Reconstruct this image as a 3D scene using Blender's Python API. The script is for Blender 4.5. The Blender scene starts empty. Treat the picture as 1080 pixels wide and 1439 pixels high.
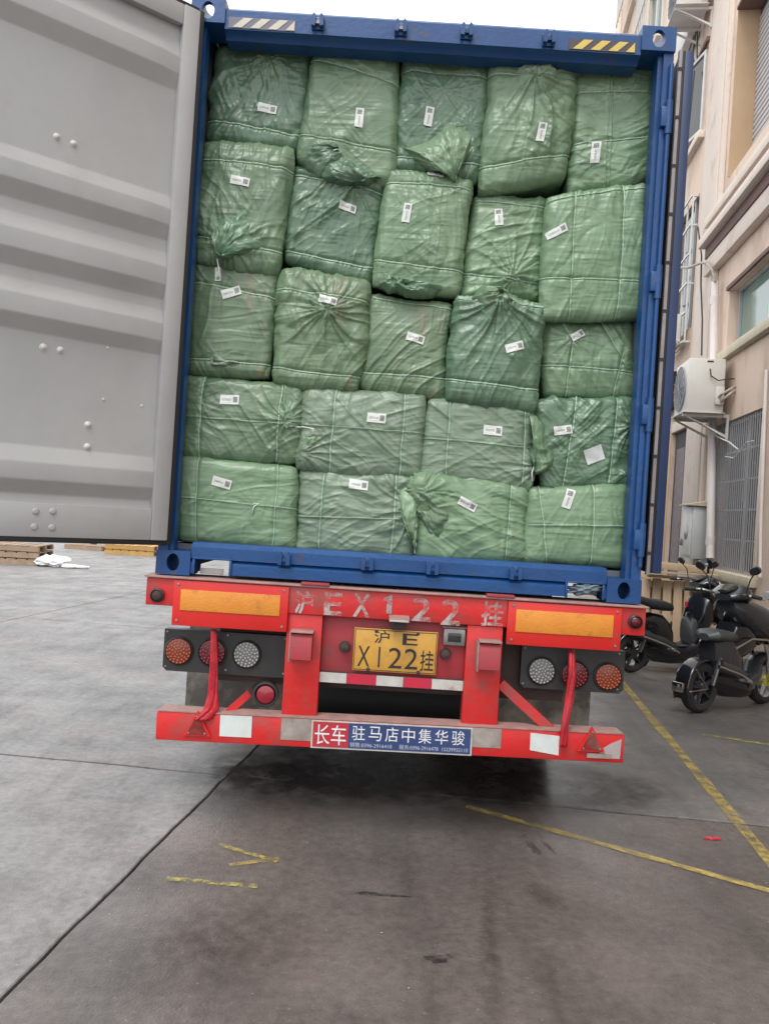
import bpy, bmesh, math, random
import numpy as np
from mathutils import Vector, Matrix
random.seed(7)
C = bpy.context.scene.collection
S = bpy.context.scene
R = math.radians

# ------------------------------------------------------------------ camera
F, CAMH, ROLL = 1081.0, 1.65, R(3.65)
IW, IH = 1080.0, 1439.0
CX, CY = 540.0, 720.0
cr, sr = math.cos(ROLL), math.sin(ROLL)
cam = bpy.data.objects.new('camera', bpy.data.cameras.new('camera')); C.objects.link(cam)
cam.data.sensor_fit = 'VERTICAL'; cam.data.sensor_height = 36.0
cam.data.lens = F / IH * 36.0
cam.data.clip_start = 0.05; cam.data.clip_end = 900
cam.matrix_world = Matrix(((cr, -sr, 0, 0), (0, 0, -1, 0), (sr, cr, 0, CAMH), (0, 0, 0, 1)))
S.camera = cam

# ------------------------------------------------------------------ overcast daylight
SUN_EL, SUN_AZ = 58.0, 205.0          # azimuth measured from +Y towards +X
world = bpy.data.worlds.new('World'); S.world = world; world.use_nodes = True
wn = world.node_tree.nodes; wl = world.node_tree.links
wn.clear()
wo = wn.new('ShaderNodeOutputWorld'); wb = wn.new('ShaderNodeBackground')
sky = wn.new('ShaderNodeTexSky'); sky.sky_type = 'NISHITA'; sky.sun_disc = False
sky.sun_elevation = R(SUN_EL); sky.sun_rotation = R(SUN_AZ)
sky.air_density = 1.0; sky.dust_density = 4.0; sky.ozone_density = 1.0
hsv = wn.new('ShaderNodeHueSaturation'); hsv.inputs['Saturation'].default_value = 0.12
wtc = wn.new('ShaderNodeTexCoord'); wno = wn.new('ShaderNodeTexNoise')
wno.inputs['Scale'].default_value = 2.2; wno.inputs['Detail'].default_value = 4
wmr = wn.new('ShaderNodeMapRange'); wmr.inputs['To Min'].default_value = .9; wmr.inputs['To Max'].default_value = 1.15
wmx = wn.new('ShaderNodeMix'); wmx.data_type = 'RGBA'; wmx.blend_type = 'MULTIPLY'; wmx.inputs[0].default_value = 1
wmix = wn.new('ShaderNodeMix'); wmix.data_type = 'RGBA'; wmix.inputs[0].default_value = .65
wmix.inputs[7].default_value = (10.5, 10.7, 11.0, 1)      # even cloud cover over the clear sky
wl.new(sky.outputs[0], hsv.inputs['Color']); wl.new(hsv.outputs[0], wmix.inputs[6])
wl.new(wtc.outputs['Generated'], wno.inputs['Vector']); wl.new(wno.outputs[0], wmr.inputs['Value'])
wl.new(wmix.outputs[2], wmx.inputs[6]); wl.new(wmr.outputs[0], wmx.inputs[7])
wl.new(wmx.outputs[2], wb.inputs['Color']); wb.inputs['Strength'].default_value = 0.14
wl.new(wb.outputs[0], wo.inputs['Surface'])
sun = bpy.data.objects.new('sun', bpy.data.lights.new('sun', 'SUN')); C.objects.link(sun)
sun.data.energy = 1.1; sun.data.angle = R(25); sun.data.color = (1, .97, .93)
_d = Vector((math.sin(R(SUN_AZ)) * math.cos(R(SUN_EL)), math.cos(R(SUN_AZ)) * math.cos(R(SUN_EL)), math.sin(R(SUN_EL))))
sun.rotation_euler = _d.to_track_quat('Z', 'Y').to_euler()
S.view_settings.view_transform = 'Standard'; S.view_settings.look = 'None'
S.view_settings.gamma = 1; S.view_settings.use_curve_mapping = False
S.view_settings.exposure = 0.5

# ------------------------------------------------------------------ measuring helpers
def uv(x, y):
    a, b = x - CX, y - CY
    return a * cr + b * sr, -a * sr + b * cr
def at(x, y, Y):
    u, v = uv(x, y)
    return Vector((u / F * Y, Y, CAMH - v / F * Y))
def ground_at(x, y, z=0.0):
    u, v = uv(x, y); Y = F * (CAMH - z) / v
    return Vector((u / F * Y, Y, z))
YC = 3.88                                     # plane of the container's rear frame
TH = R(7.7); WALL = 3.1                       # the factory wall: its heading and its distance
dv = Vector((math.sin(TH), math.cos(TH), 0)); nv = Vector((math.cos(TH), -math.sin(TH), 0))
def wall_sz(x, y, o=0.0):
    u, v = uv(x, y); k = u / F; w = WALL - o
    s = w * (nv.x - k * nv.y) / (k * dv.y - dv.x)
    Y = dv.y * s + nv.y * w
    return s, CAMH - v / F * Y
WM = Matrix(((dv.x, -nv.x, 0, nv.x * WALL), (dv.y, -nv.y, 0, nv.y * WALL), (0, 0, 1, 0), (0, 0, 0, 1)))  # (s, o, z) -> world

# ------------------------------------------------------------------ mesh builder
class MB:
    def __init__(s, M=None):
        s.v = []; s.f = []; s.mi = []; s.M = M; s.m = 0; s.uv = None
    def add(s, vs, fs, M=None):
        n = len(s.v)
        for p in vs:
            p = Vector(p)
            if M is not None: p = M @ p
            if s.M is not None: p = s.M @ p
            s.v.append(tuple(p))
        for f in fs:
            s.f.append(tuple(n + i for i in f)); s.mi.append(s.m)
        return s
    def box(s, x0, x1, y0, y1, z0, z1, M=None, b=0.0):
        if x0 > x1: x0, x1 = x1, x0
        if y0 > y1: y0, y1 = y1, y0
        if z0 > z1: z0, z1 = z1, z0
        if b <= 0:
            vs = [(x, y, z) for x in (x0, x1) for y in (y0, y1) for z in (z0, z1)]
            fs = [(0, 1, 3, 2), (4, 6, 7, 5), (0, 4, 5, 1), (2, 3, 7, 6), (0, 2, 6, 4), (1, 5, 7, 3)]
            return s.add(vs, fs, M)
        bm = bmesh.new(); bmesh.ops.create_cube(bm, size=1)
        for v in bm.verts:
            v.co = Vector(((x0 + x1) / 2 + v.co.x * (x1 - x0), (y0 + y1) / 2 + v.co.y * (y1 - y0), (z0 + z1) / 2 + v.co.z * (z1 - z0)))
        bmesh.ops.bevel(bm, geom=list(bm.edges), offset=b, segments=2, affect='EDGES', profile=.5)
        return s.bm(bm, M)
    def bm(s, bm, M=None):
        bm.verts.index_update()
        s.add([v.co.copy() for v in bm.verts], [[v.index for v in f.verts] for f in bm.faces], M); bm.free()
        return s
    def prism(s, pts, axis, a0, a1, M=None):
        """outline pts (2D) extruded along axis: 'y' -> (x,z) outline, 'x' -> (y,z), 'z' -> (x,y)"""
        n = len(pts)
        def mk(p, a):
            return (p[0], a, p[1]) if axis == 'y' else (a, p[0], p[1]) if axis == 'x' else (p[0], p[1], a)
        vs = [mk(p, a0) for p in pts] + [mk(p, a1) for p in pts]
        fs = [tuple(range(n)), tuple(range(2 * n - 1, n - 1, -1))] + [(i, i + n, (i + 1) % n + n, (i + 1) % n) for i in range(n)]
        return s.add(vs, fs, M)
    def cyl(s, p, q, r, n=16, r2=None, cap=True, M=None):
        p, q = Vector(p), Vector(q); r2 = r if r2 is None else r2
        d = (q - p).normalized(); a = d.orthogonal().normalized(); b = d.cross(a)
        vs = []
        for c, rr in ((p, r), (q, r2)):
            for i in range(n):
                t = 2 * math.pi * i / n
                vs.append(c + a * math.cos(t) * rr + b * math.sin(t) * rr)
        fs = [(i, (i + 1) % n, (i + 1) % n + n, i + n) for i in range(n)]
        if cap: fs += [tuple(range(n - 1, -1, -1)), tuple(range(n, 2 * n))]
        return s.add(vs, fs, M)
    def lathe(s, c, axis, prof, n=24, M=None):
        """profile [(r, h)] about an axis through c"""
        c = Vector(c); d = Vector(axis).normalized(); a = d.orthogonal().normalized(); b = d.cross(a)
        vs = []; m = len(prof)
        for r, h in prof:
            for i in range(n):
                t = 2 * math.pi * i / n
                vs.append(c + d * h + (a * math.cos(t) + b * math.sin(t)) * max(r, 1e-4))
        fs = [(j * n + i, j * n + (i + 1) % n, (j + 1) * n + (i + 1) % n, (j + 1) * n + i) for j in range(m - 1) for i in range(n)]
        return s.add(vs, fs, M)
    def tube(s, pts, r, n=8, M=None):
        pts = [Vector(p) for p in pts]; rs = r if isinstance(r, (list, tuple)) else [r] * len(pts)
        vs = []; prev = None
        for i, p in enumerate(pts):
            d = (pts[min(i + 1, len(pts) - 1)] - pts[max(i - 1, 0)])
            d = d.normalized() if d.length > 1e-9 else Vector((0, 0, 1))
            a = d.orthogonal().normalized() if prev is None else (prev - d * prev.dot(d)).normalized()
            prev = a; b = d.cross(a)
            for k in range(n):
                t = 2 * math.pi * k / n
                vs.append(p + (a * math.cos(t) + b * math.sin(t)) * rs[i])
        m = len(pts)
        fs = [(j * n + i, j * n + (i + 1) % n, (j + 1) * n + (i + 1) % n, (j + 1) * n + i) for j in range(m - 1) for i in range(n)]
        fs += [tuple(range(n - 1, -1, -1)), tuple((m - 1) * n + i for i in range(n))]
        return s.add(vs, fs, M)
    def loft(s, secs, n=20, M=None, e=2.6):
        """secs: (x, zc, half_width(y), half_height(z)[, yc]) -> smooth body along x"""
        vs = []
        for q in secs:
            x, zc, hw, hh = q[:4]; yc = q[4] if len(q) > 4 else 0
            for i in range(n):
                t = 2 * math.pi * i / n; c_, s_ = math.cos(t), math.sin(t)
                vs.append((x, yc + hw * math.copysign(abs(c_) ** (2 / e), c_), zc + hh * math.copysign(abs(s_) ** (2 / e), s_)))
        m = len(secs)
        fs = [(j * n + i, (j + 1) * n + i, (j + 1) * n + (i + 1) % n, j * n + (i + 1) % n) for j in range(m - 1) for i in range(n)]
        fs += [tuple(range(n)), tuple((m - 1) * n + i for i in range(n - 1, -1, -1))]
        return s.add(vs, fs, M)
    def build(s, name, mat, parent=None, smooth=False, label=None, uvs=None, origin=None, ang=35):
        me = bpy.data.meshes.new(name)
        v = np.array(s.v, dtype=float)
        c = (v.min(0) + v.max(0)) / 2 if origin is None else np.array(origin, dtype=float)
        v = v - c
        me.from_pydata([tuple(p) for p in v], [], s.f)
        mats = mat if isinstance(mat, (list, tuple)) else [mat]
        for m in mats: me.materials.append(m)
        if len(mats) > 1: me.polygons.foreach_set('material_index', s.mi)
        if uvs is not None:
            lay = me.uv_layers.new(name='UVMap'); li = np.zeros(len(me.loops), dtype=int); me.loops.foreach_get('vertex_index', li)
            lay.data.foreach_set('uv', np.array(uvs, dtype=float)[li].ravel())
        bm = bmesh.new(); bm.from_mesh(me); bmesh.ops.recalc_face_normals(bm, faces=bm.faces)
        if smooth:
            for f in bm.faces: f.smooth = True
            if smooth != 'all':
                for e in bm.edges:
                    if len(e.link_faces) == 2 and e.calc_face_angle(0) > R(ang): e.smooth = False
        bm.to_mesh(me); bm.free()
        o = bpy.data.objects.new(name, me); C.objects.link(o)
        o.location = c
        if parent is not None:
            o.parent = parent
            if parent.rotation_euler.z or parent.type == 'MESH' and parent.get('_rot'):
                pass
            o.location = Vector(c) - wloc(parent)
        if label: o['label'] = label
        return o
def wloc(o):
    l = o.location.copy()
    while o.parent is not None:
        o = o.parent; l = l + o.location
    return l
def tag(o, label=None, cat=None, group=None, kind=None):
    if label: o['label'] = label
    if cat: o['category'] = cat
    if group: o['group'] = group
    if kind: o['kind'] = kind
    return o
def empty(name, loc, label, cat, group=None):
    o = bpy.data.objects.new(name, None); C.objects.link(o); o.location = loc; o.empty_display_size = .2
    return tag(o, label, cat, group)
def copy_tree(o, parent=None):
    c = o.copy(); C.objects.link(c); c.parent = parent
    for ch in list(o.children): copy_tree(ch, c)
    return c

# ------------------------------------------------------------------ materials
def mat(name, col, rough=.6, metal=0.0, col2=None, nscale=3.0, amt=1.0, bump=0.0, bscale=40.0, spec=.5, rvar=0.0,
        dirt=None, dscale=2.0, dlo=.5, dhi=.7, stretch=(1, 1, 1), emit=None, detail=6, rand=0.0, coat=0.0):
    m = bpy.data.materials.new(name); m.use_nodes = True
    nt = m.node_tree; n = nt.nodes; l = nt.links
    p = n['Principled BSDF']
    p.inputs['Base Color'].default_value = (*col, 1); p.inputs['Roughness'].default_value = rough
    p.inputs['Metallic'].default_value = metal; p.inputs['Specular IOR Level'].default_value = spec
    p.inputs['Coat Weight'].default_value = coat
    tc = n.new('ShaderNodeTexCoord'); mp = n.new('ShaderNodeMapping'); mp.inputs['Scale'].default_value = stretch
    oi = n.new('ShaderNodeObjectInfo'); va = n.new('ShaderNodeVectorMath'); va.operation = 'MULTIPLY_ADD'
    cb = n.new('ShaderNodeCombineXYZ')
    for i in range(3): l.new(oi.outputs['Random'], cb.inputs[i])
    va.inputs[1].default_value = (37, 53, 71); l.new(cb.outputs[0], va.inputs[0]); l.new(tc.outputs['Object'], va.inputs[2])
    l.new(va.outputs[0], mp.inputs['Vector'])
    base = None
    if col2:
        t = n.new('ShaderNodeTexNoise'); t.inputs['Scale'].default_value = nscale; t.inputs['Detail'].default_value = detail; t.inputs['Roughness'].default_value = .62
        l.new(mp.outputs[0], t.inputs['Vector'])
        r = n.new('ShaderNodeValToRGB'); r.color_ramp.elements[0].position = .5 - .2 / amt; r.color_ramp.elements[1].position = .5 + .2 / amt
        r.color_ramp.elements[0].color = (*col, 1); r.color_ramp.elements[1].color = (*col2, 1)
        l.new(t.outputs[0], r.inputs[0]); base = r.outputs[0]
    if dirt:
        t = n.new('ShaderNodeTexNoise'); t.inputs['Scale'].default_value = dscale; t.inputs['Detail'].default_value = 8; t.inputs['Roughness'].default_value = .7
        l.new(mp.outputs[0], t.inputs['Vector'])
        r = n.new('ShaderNodeMapRange'); r.inputs['From Min'].default_value = dlo; r.inputs['From Max'].default_value = dhi
        l.new(t.outputs[0], r.inputs['Value'])
        mx = n.new('ShaderNodeMix'); mx.data_type = 'RGBA'; l.new(r.outputs[0], mx.inputs[0])
        if base is not None: l.new(base, mx.inputs[6])
        else: mx.inputs[6].default_value = (*col, 1)
        mx.inputs[7].default_value = (*dirt, 1); base = mx.outputs[2]
    if rand and base is None:
        rg = n.new('ShaderNodeRGB'); rg.outputs[0].default_value = (*col, 1); base = rg.outputs[0]
    if rand:
        h = n.new('ShaderNodeHueSaturation'); r = n.new('ShaderNodeMapRange'); r.inputs['To Min'].default_value = 1 - rand; r.inputs['To Max'].default_value = 1 + rand
        l.new(oi.outputs['Random'], r.inputs['Value']); l.new(r.outputs[0], h.inputs['Value']); l.new(base, h.inputs['Color']); base = h.outputs[0]
    if base is not None: l.new(base, p.inputs['Base Color'])
    if rvar:
        t = n.new('ShaderNodeTexNoise'); t.inputs['Scale'].default_value = nscale * 2.3; t.inputs['Detail'].default_value = 4
        l.new(mp.outputs[0], t.inputs['Vector']); r = n.new('ShaderNodeMapRange'); r.inputs['From Min'].default_value = .3; r.inputs['From Max'].default_value = .7
        r.inputs['To Min'].default_value = rough - rvar; r.inputs['To Max'].default_value = rough + rvar
        l.new(t.outputs[0], r.inputs['Value']); l.new(r.outputs[0], p.inputs['Roughness'])
    if bump:
        t = n.new('ShaderNodeTexNoise'); t.inputs['Scale'].default_value = bscale; t.inputs['Detail'].default_value = 5
        l.new(mp.outputs[0], t.inputs['Vector']); b = n.new('ShaderNodeBump'); b.inputs['Strength'].default_value = bump; b.inputs['Distance'].default_value = .01
        l.new(t.outputs[0], b.inputs['Height']); l.new(b.outputs[0], p.inputs['Normal'])
    if emit:
        p.inputs['Emission Color'].default_value = (*emit[:3], 1); p.inputs['Emission Strength'].default_value = emit[3]
    return m
M = {}
M['blue'] = mat('container_blue', (.004, .043, .155), .38, col2=(.006, .062, .205), nscale=2.5, bump=.18, bscale=35, rvar=.1, dirt=(.07, .05, .045), dscale=9, dlo=.60, dhi=.70)
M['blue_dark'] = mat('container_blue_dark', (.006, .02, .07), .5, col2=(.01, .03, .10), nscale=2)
M['door_grey'] = mat('door_grey', (.30, .298, .292), .42, col2=(.35, .348, .342), nscale=2.4, bump=.10, bscale=18, rvar=.08, dirt=(.26, .25, .235), dscale=2.4, dlo=.55, dhi=.85)
M['inside'] = mat('container_inside', (.10, .11, .13), .7, col2=(.13, .14, .16), nscale=3)
M['gasket'] = mat('gasket_rubber', (.012, .012, .014), .6)
M['gasket_pale'] = mat('gasket_pale', (.30, .27, .27), .6, col2=(.20, .18, .18), nscale=9)
M['red'] = mat('trailer_red', (.46, .017, .020), .42, col2=(.60, .018, .016), nscale=3.5, bump=.2, bscale=30, rvar=.12, dirt=(.20, .07, .06), dscale=6, dlo=.50, dhi=.72)
M['red_worn'] = mat('trailer_red_worn', (.36, .025, .035), .55, col2=(.24, .04, .045), nscale=5, bump=.15, bscale=50, dirt=(.13, .07, .06), dscale=6, dlo=.55, dhi=.75)
M['red_bright'] = mat('reflector_border_red', (.62, .016, .012), .38, col2=(.50, .018, .016), nscale=4, bump=.08, dirt=(.24, .07, .06), dscale=9, dlo=.56, dhi=.76)
M['grime'] = mat('rusty_edge', (.22, .16, .14), .75, col2=(.42, .22, .20), nscale=12, bump=.3, bscale=80)
M['orange'] = mat('reflector_orange', (.60, .21, .025), .4, col2=(.68, .26, .03), nscale=6, dirt=(.36, .13, .03), dscale=9, dlo=.52, dhi=.78, bump=.3, bscale=150)
M['lamp_orange'] = mat('lamp_orange', (.42, .10, .03), .18, col2=(.35, .05, .02), nscale=30, coat=.5)
M['lamp_red'] = mat('lamp_red', (.26, .01, .02), .2, col2=(.25, .006, .02), nscale=30, coat=.5)
M['lamp_clear'] = mat('lamp_clear', (.45, .45, .43), .16, col2=(.28, .28, .27), nscale=40, coat=.6)
M['lamp_orange_d'] = mat('lamp_orange_deep', (.16, .03, .012), .25)
M['lamp_red_d'] = mat('lamp_red_deep', (.08, .006, .01), .25)
M['lamp_clear_d'] = mat('lamp_clear_deep', (.13, .13, .13), .25)
M['black'] = mat('black_plastic', (.014, .014, .015), .45, col2=(.03, .028, .026), nscale=8, bump=.1)
M['rubber'] = mat('tyre_rubber', (.018, .017, .017), .75, col2=(.04, .038, .036), nscale=9, bump=.3)
M['chassis'] = mat('chassis_grime', (.035, .022, .02), .75, col2=(.06, .035, .03), nscale=6, bump=.3)
M['mudflap'] = mat('mudflap', (.12, .11, .095), .7, col2=(.06, .055, .05), nscale=5, dirt=(.34, .31, .27), dscale=2.2, dlo=.46, dhi=.66)
M['steel'] = mat('bare_steel', (.30, .29, .28), .45, metal=.6, col2=(.2, .18, .17), nscale=20)
M['bolt'] = mat('bolt_white', (.50, .49, .47), .45)
M['plate'] = mat('number_plate_yellow', (.58, .32, .05), .42, col2=(.48, .25, .045), nscale=12, dirt=(.30, .17, .06), dscale=9, dlo=.50, dhi=.72)
M['ink'] = mat('plate_ink', (.018, .015, .015), .5)
M['tape_white'] = mat('tape_white', (.52, .52, .49), .5, col2=(.40, .37, .34), nscale=16, dirt=(.25, .17, .15), dscale=12, dlo=.56, dhi=.75)
M['tape_dirty'] = mat('tape_dirty', (.34, .31, .28), .65, col2=(.20, .15, .13), nscale=14, dirt=(.22, .06, .06), dscale=8, dlo=.55, dhi=.72)
M['tape_clean'] = mat('tape_clean', (.60, .64, .62), .4, col2=(.50, .54, .52), nscale=14)
M['tape_red'] = mat('tape_red', (.50, .012, .04), .45, col2=(.38, .02, .05), nscale=16)
M['sign_blue'] = mat('sign_blue', (.022, .04, .13), .4, col2=(.035, .06, .16), nscale=10)
M['sign_red'] = mat('sign_red', (.45, .02, .03), .4, col2=(.35, .03, .04), nscale=10)
M['sign_white'] = mat('sign_white', (.72, .74, .76), .45, col2=(.55, .57, .6), nscale=40)
def worn_paint(name, col, scale, lo, hi, rough=.6, stretch=(1, 1, 1)):
    m = mat(name, col, rough, col2=tuple(c * .8 for c in col), nscale=scale * .5)
    nt = m.node_tree; n = nt.nodes; l = nt.links; p = n['Principled BSDF']
    tc = n.new('ShaderNodeTexCoord'); mp = n.new('ShaderNodeMapping'); mp.inputs['Scale'].default_value = stretch
    t = n.new('ShaderNodeTexNoise'); t.inputs['Scale'].default_value = scale; t.inputs['Detail'].default_value = 9; t.inputs['Roughness'].default_value = .72
    l.new(tc.outputs['Object'], mp.inputs[0]); l.new(mp.outputs[0], t.inputs['Vector'])
    r = n.new('ShaderNodeMapRange'); r.inputs['From Min'].default_value = lo; r.inputs['From Max'].default_value = hi
    l.new(t.outputs[0], r.inputs['Value']); l.new(r.outputs[0], p.inputs['Alpha'])
    return m
M['stencil'] = worn_paint('stencil_white', (.46, .38, .37), 13, .42, .60)
M['yellow_line'] = worn_paint('road_yellow', (.46, .35, .10), 9, .36, .60)
M['yellow_faint'] = worn_paint('road_yellow_faint', (.42, .36, .10), 16, .44, .62)
M['wall'] = mat('wall_render', (.68, .53, .42), .85, col2=(.73, .58, .47), nscale=.7, bump=.15, bscale=60, dirt=(.46, .33, .25), dscale=1.8, dlo=.47, dhi=.72, stretch=(1, 1, .4))
M['trim'] = mat('wall_trim', (.70, .59, .50), .8, col2=(.75, .65, .56), nscale=1.2, bump=.12, bscale=50, dirt=(.45, .33, .25), dscale=2, dlo=.55, dhi=.8)
M['reveal'] = mat('wall_reveal_ochre', (.46, .32, .19), .85, col2=(.52, .37, .24), nscale=2, bump=.1)
M['brown'] = mat('brown_band', (.15, .085, .07), .8, col2=(.19, .11, .09), nscale=3)
M['sill'] = mat('sill_stone', (.56, .50, .38), .8, col2=(.48, .41, .30), nscale=6, bump=.2)
M['white_paint'] = mat('white_paint', (.68, .66, .62), .5, col2=(.58, .56, .52), nscale=5, dirt=(.42, .38, .33), dscale=6, dlo=.6, dhi=.85)
M['pipe'] = mat('pipe_white', (.72, .67, .64), .45, col2=(.64, .57, .54), nscale=3)
M['glass_green'] = mat('glass_green', (.12, .20, .17), .07, spec=.9, col2=(.16, .26, .22), nscale=1.2)
M['glass_dark'] = mat('glass_dark', (.015, .018, .018), .12, spec=.5, col2=(.035, .038, .036), nscale=2)
M['alu'] = mat('aluminium', (.50, .50, .50), .4, metal=.4, col2=(.42, .42, .43), nscale=6)
M['shutter'] = mat('shutter_slat', (.50, .48, .47), .5, col2=(.58, .56, .55), nscale=5)
M['dark_room'] = mat('dark_room', (.03, .028, .03), .8)
M['ac'] = mat('ac_casing', (.64, .62, .57), .5, col2=(.58, .56, .51), nscale=4, dirt=(.42, .38, .32), dscale=6, dlo=.6, dhi=.85)
M['ac_grille'] = mat('ac_grille', (.22, .23, .25), .5, col2=(.3, .3, .31), nscale=30)
M['copper'] = mat('pipe_wrap', (.48, .42, .38), .7, col2=(.28, .24, .2), nscale=20)
M['wire'] = mat('black_wire', (.03, .028, .028), .6)
M['bars'] = mat('window_bars', (.40, .40, .41), .55, metal=.2, col2=(.34, .33, .33), nscale=20)
M['cage'] = mat('cage_white', (.60, .60, .58), .5)
M['pinewood'] = mat('pallet_wood', (.42, .30, .19), .8, col2=(.55, .42, .29), nscale=5, stretch=(1, 1, .15), bump=.25, bscale=30, rand=.18)
M['palletgrey'] = mat('pallet_wood_old', (.26, .18, .12), .85, col2=(.36, .26, .18), nscale=6, bump=.25, rand=.2)
M['palletorange'] = mat('pallet_wood_orange', (.50, .30, .10), .8, col2=(.42, .24, .08), nscale=6, bump=.2, rand=.12)
M['rag'] = mat('white_rag', (.75, .75, .76), .85, bump=.2)
M['box_steel'] = mat('meter_box', (.50, .52, .50), .45, col2=(.44, .46, .45), nscale=4, metal=.2)
M['sc_black'] = mat('scooter_black', (.010, .011, .014), .16, coat=.3, dirt=(.05, .048, .045), dscale=6, dlo=.6, dhi=.85)
M['sc_grey'] = mat('scooter_grey', (.030, .032, .038), .18, coat=.3, dirt=(.09, .085, .08), dscale=5, dlo=.58, dhi=.85)
M['sc_seat'] = mat('scooter_seat', (.022, .024, .028), .42, bump=.1)
M['sc_seat_grey'] = mat('scooter_seat_grey', (.05, .055, .055), .45, bump=.1)
M['chrome'] = mat('chrome', (.6, .6, .6), .18, metal=1)
M['yel_hub'] = mat('yellow_hub', (.50, .48, .05), .4)
M['red_tail'] = mat('red_tail_lamp', (.45, .02, .06), .25)
M['cloth_red'] = mat('red_cloth', (.50, .008, .02), .35, col2=(.26, .006, .014), nscale=14, bump=.3, bscale=40)
M['cloth_dark'] = mat('dark_plastic_rag', (.05, .055, .10), .35, col2=(.16, .25, .26), nscale=14)
M['string'] = mat('white_string', (.70, .72, .66), .7)
M['strap'] = mat('strap_pale_green', (.30, .42, .30), .35, col2=(.22, .34, .23), nscale=14)
# ------------------------------------------------------------------ ground: concrete slabs, joints, paint
def concrete(name, c1, c2, c3, rough=.6, tint=0.0):
    m = bpy.data.materials.new(name); m.use_nodes = True
    n = m.node_tree.nodes; l = m.node_tree.links; p = n['Principled BSDF']
    g = n.new('ShaderNodeNewGeometry')
    def noise(sc, det=8, ro=.6, st=(1, 1, 1), off=0):
        mp = n.new('ShaderNodeMapping'); mp.inputs['Scale'].default_value = st; mp.inputs['Location'].default_value = (off, off * .7, 0)
        mp.inputs['Rotation'].default_value = (0, 0, -TH)
        l.new(g.outputs['Position'], mp.inputs[0]); t = n.new('ShaderNodeTexNoise'); t.inputs['Scale'].default_value = sc
        t.inputs['Detail'].default_value = det; t.inputs['Roughness'].default_value = ro; l.new(mp.outputs[0], t.inputs['Vector']); return t.outputs[0]
    def mr(v, a, b, c=0, d=1):
        r = n.new('ShaderNodeMapRange'); r.inputs['From Min'].default_value = a; r.inputs['From Max'].default_value = b
        r.inputs['To Min'].default_value = c; r.inputs['To Max'].default_value = d; l.new(v, r.inputs['Value']); return r.outputs[0]
    def mix(f, a, b, mode='MIX'):
        x = n.new('ShaderNodeMix'); x.data_type = 'RGBA'; x.blend_type = mode
        if isinstance(f, float): x.inputs[0].default_value = f
        else: l.new(f, x.inputs[0])
        for k, q in ((6, a), (7, b)):
            if isinstance(q, tuple): x.inputs[k].default_value = (*q, 1)
            else: l.new(q, x.inputs[k])
        return x.outputs[2]
    big = noise(.55, 5, .55); mid = noise(2.2, 8, .65, off=9); fine = noise(22, 6, .7); streak = noise(1.6, 6, .6, (3.2, .35, 1), 5)
    c = mix(mr(big, .35, .65), c1, c2); c = mix(mr(mid, .45, .75), c, c3)
    c = mix(mr(streak, .50, .72, 0, .6), c, tuple(x * .55 for x in c1)); pk = noise(1.1, 7, .7, off=17); c = mix(mr(pk, .50, .66, 0, .55), c, tuple(x * y for x, y in zip(c2, (1.16, 1.02, .97))))
    fi = mr(fine, .3, .7, .70, 1.22); c = mix(1.0, c, fi, 'MULTIPLY')
    speck = mr(noise(70, 3, .5), .68, .74); c = mix(mr(speck, 0, 1, 0, .35), c, (.55, .53, .5))
    l.new(c, p.inputs['Base Color'])
    l.new(mr(mid, .3, .7, rough - .12, rough + .14), p.inputs['Roughness'])
    b = n.new('ShaderNodeBump'); b.inputs['Strength'].default_value = .5; b.inputs['Distance'].default_value = .006
    add = n.new('ShaderNodeMath'); l.new(fine, add.inputs[0]); l.new(noise(90, 4), add.inputs[1]); l.new(add.outputs[0], b.inputs['Height'])
    l.new(b.outputs[0], p.inputs['Normal'])
    return m
M['slab_pale'] = concrete('concrete_pale', (.19, .184, .18), (.25, .243, .237), (.145, .14, .136), .55)
M['slab_near'] = concrete('concrete_stained', (.100, .087, .080), (.142, .124, .115), (.074, .064, .059), .38)
M['slab_right'] = concrete('concrete_mid', (.115, .11, .107), (.18, .175, .17), (.075, .07, .068), .38)
M['under'] = mat('joint_filler', (.012, .011, .01), .95)
b = MB(); b.box(-300, 300, -60, 420, -.30, -.022); ground = b.build('ground', M['under']); ground['kind'] = 'structure'
g_root = bpy.data.objects.new('concrete_yard', None); C.objects.link(g_root)
tag(g_root, 'concrete yard floor in large slabs with dark joints', None, None, 'structure')
def so(s, o): return Vector((dv.x * s + nv.x * o, dv.y * s + nv.y * o))        # along / across the yard grid
def cross_s(base, o): return base + .048 * o                                   # cross joints run slightly askew
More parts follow.
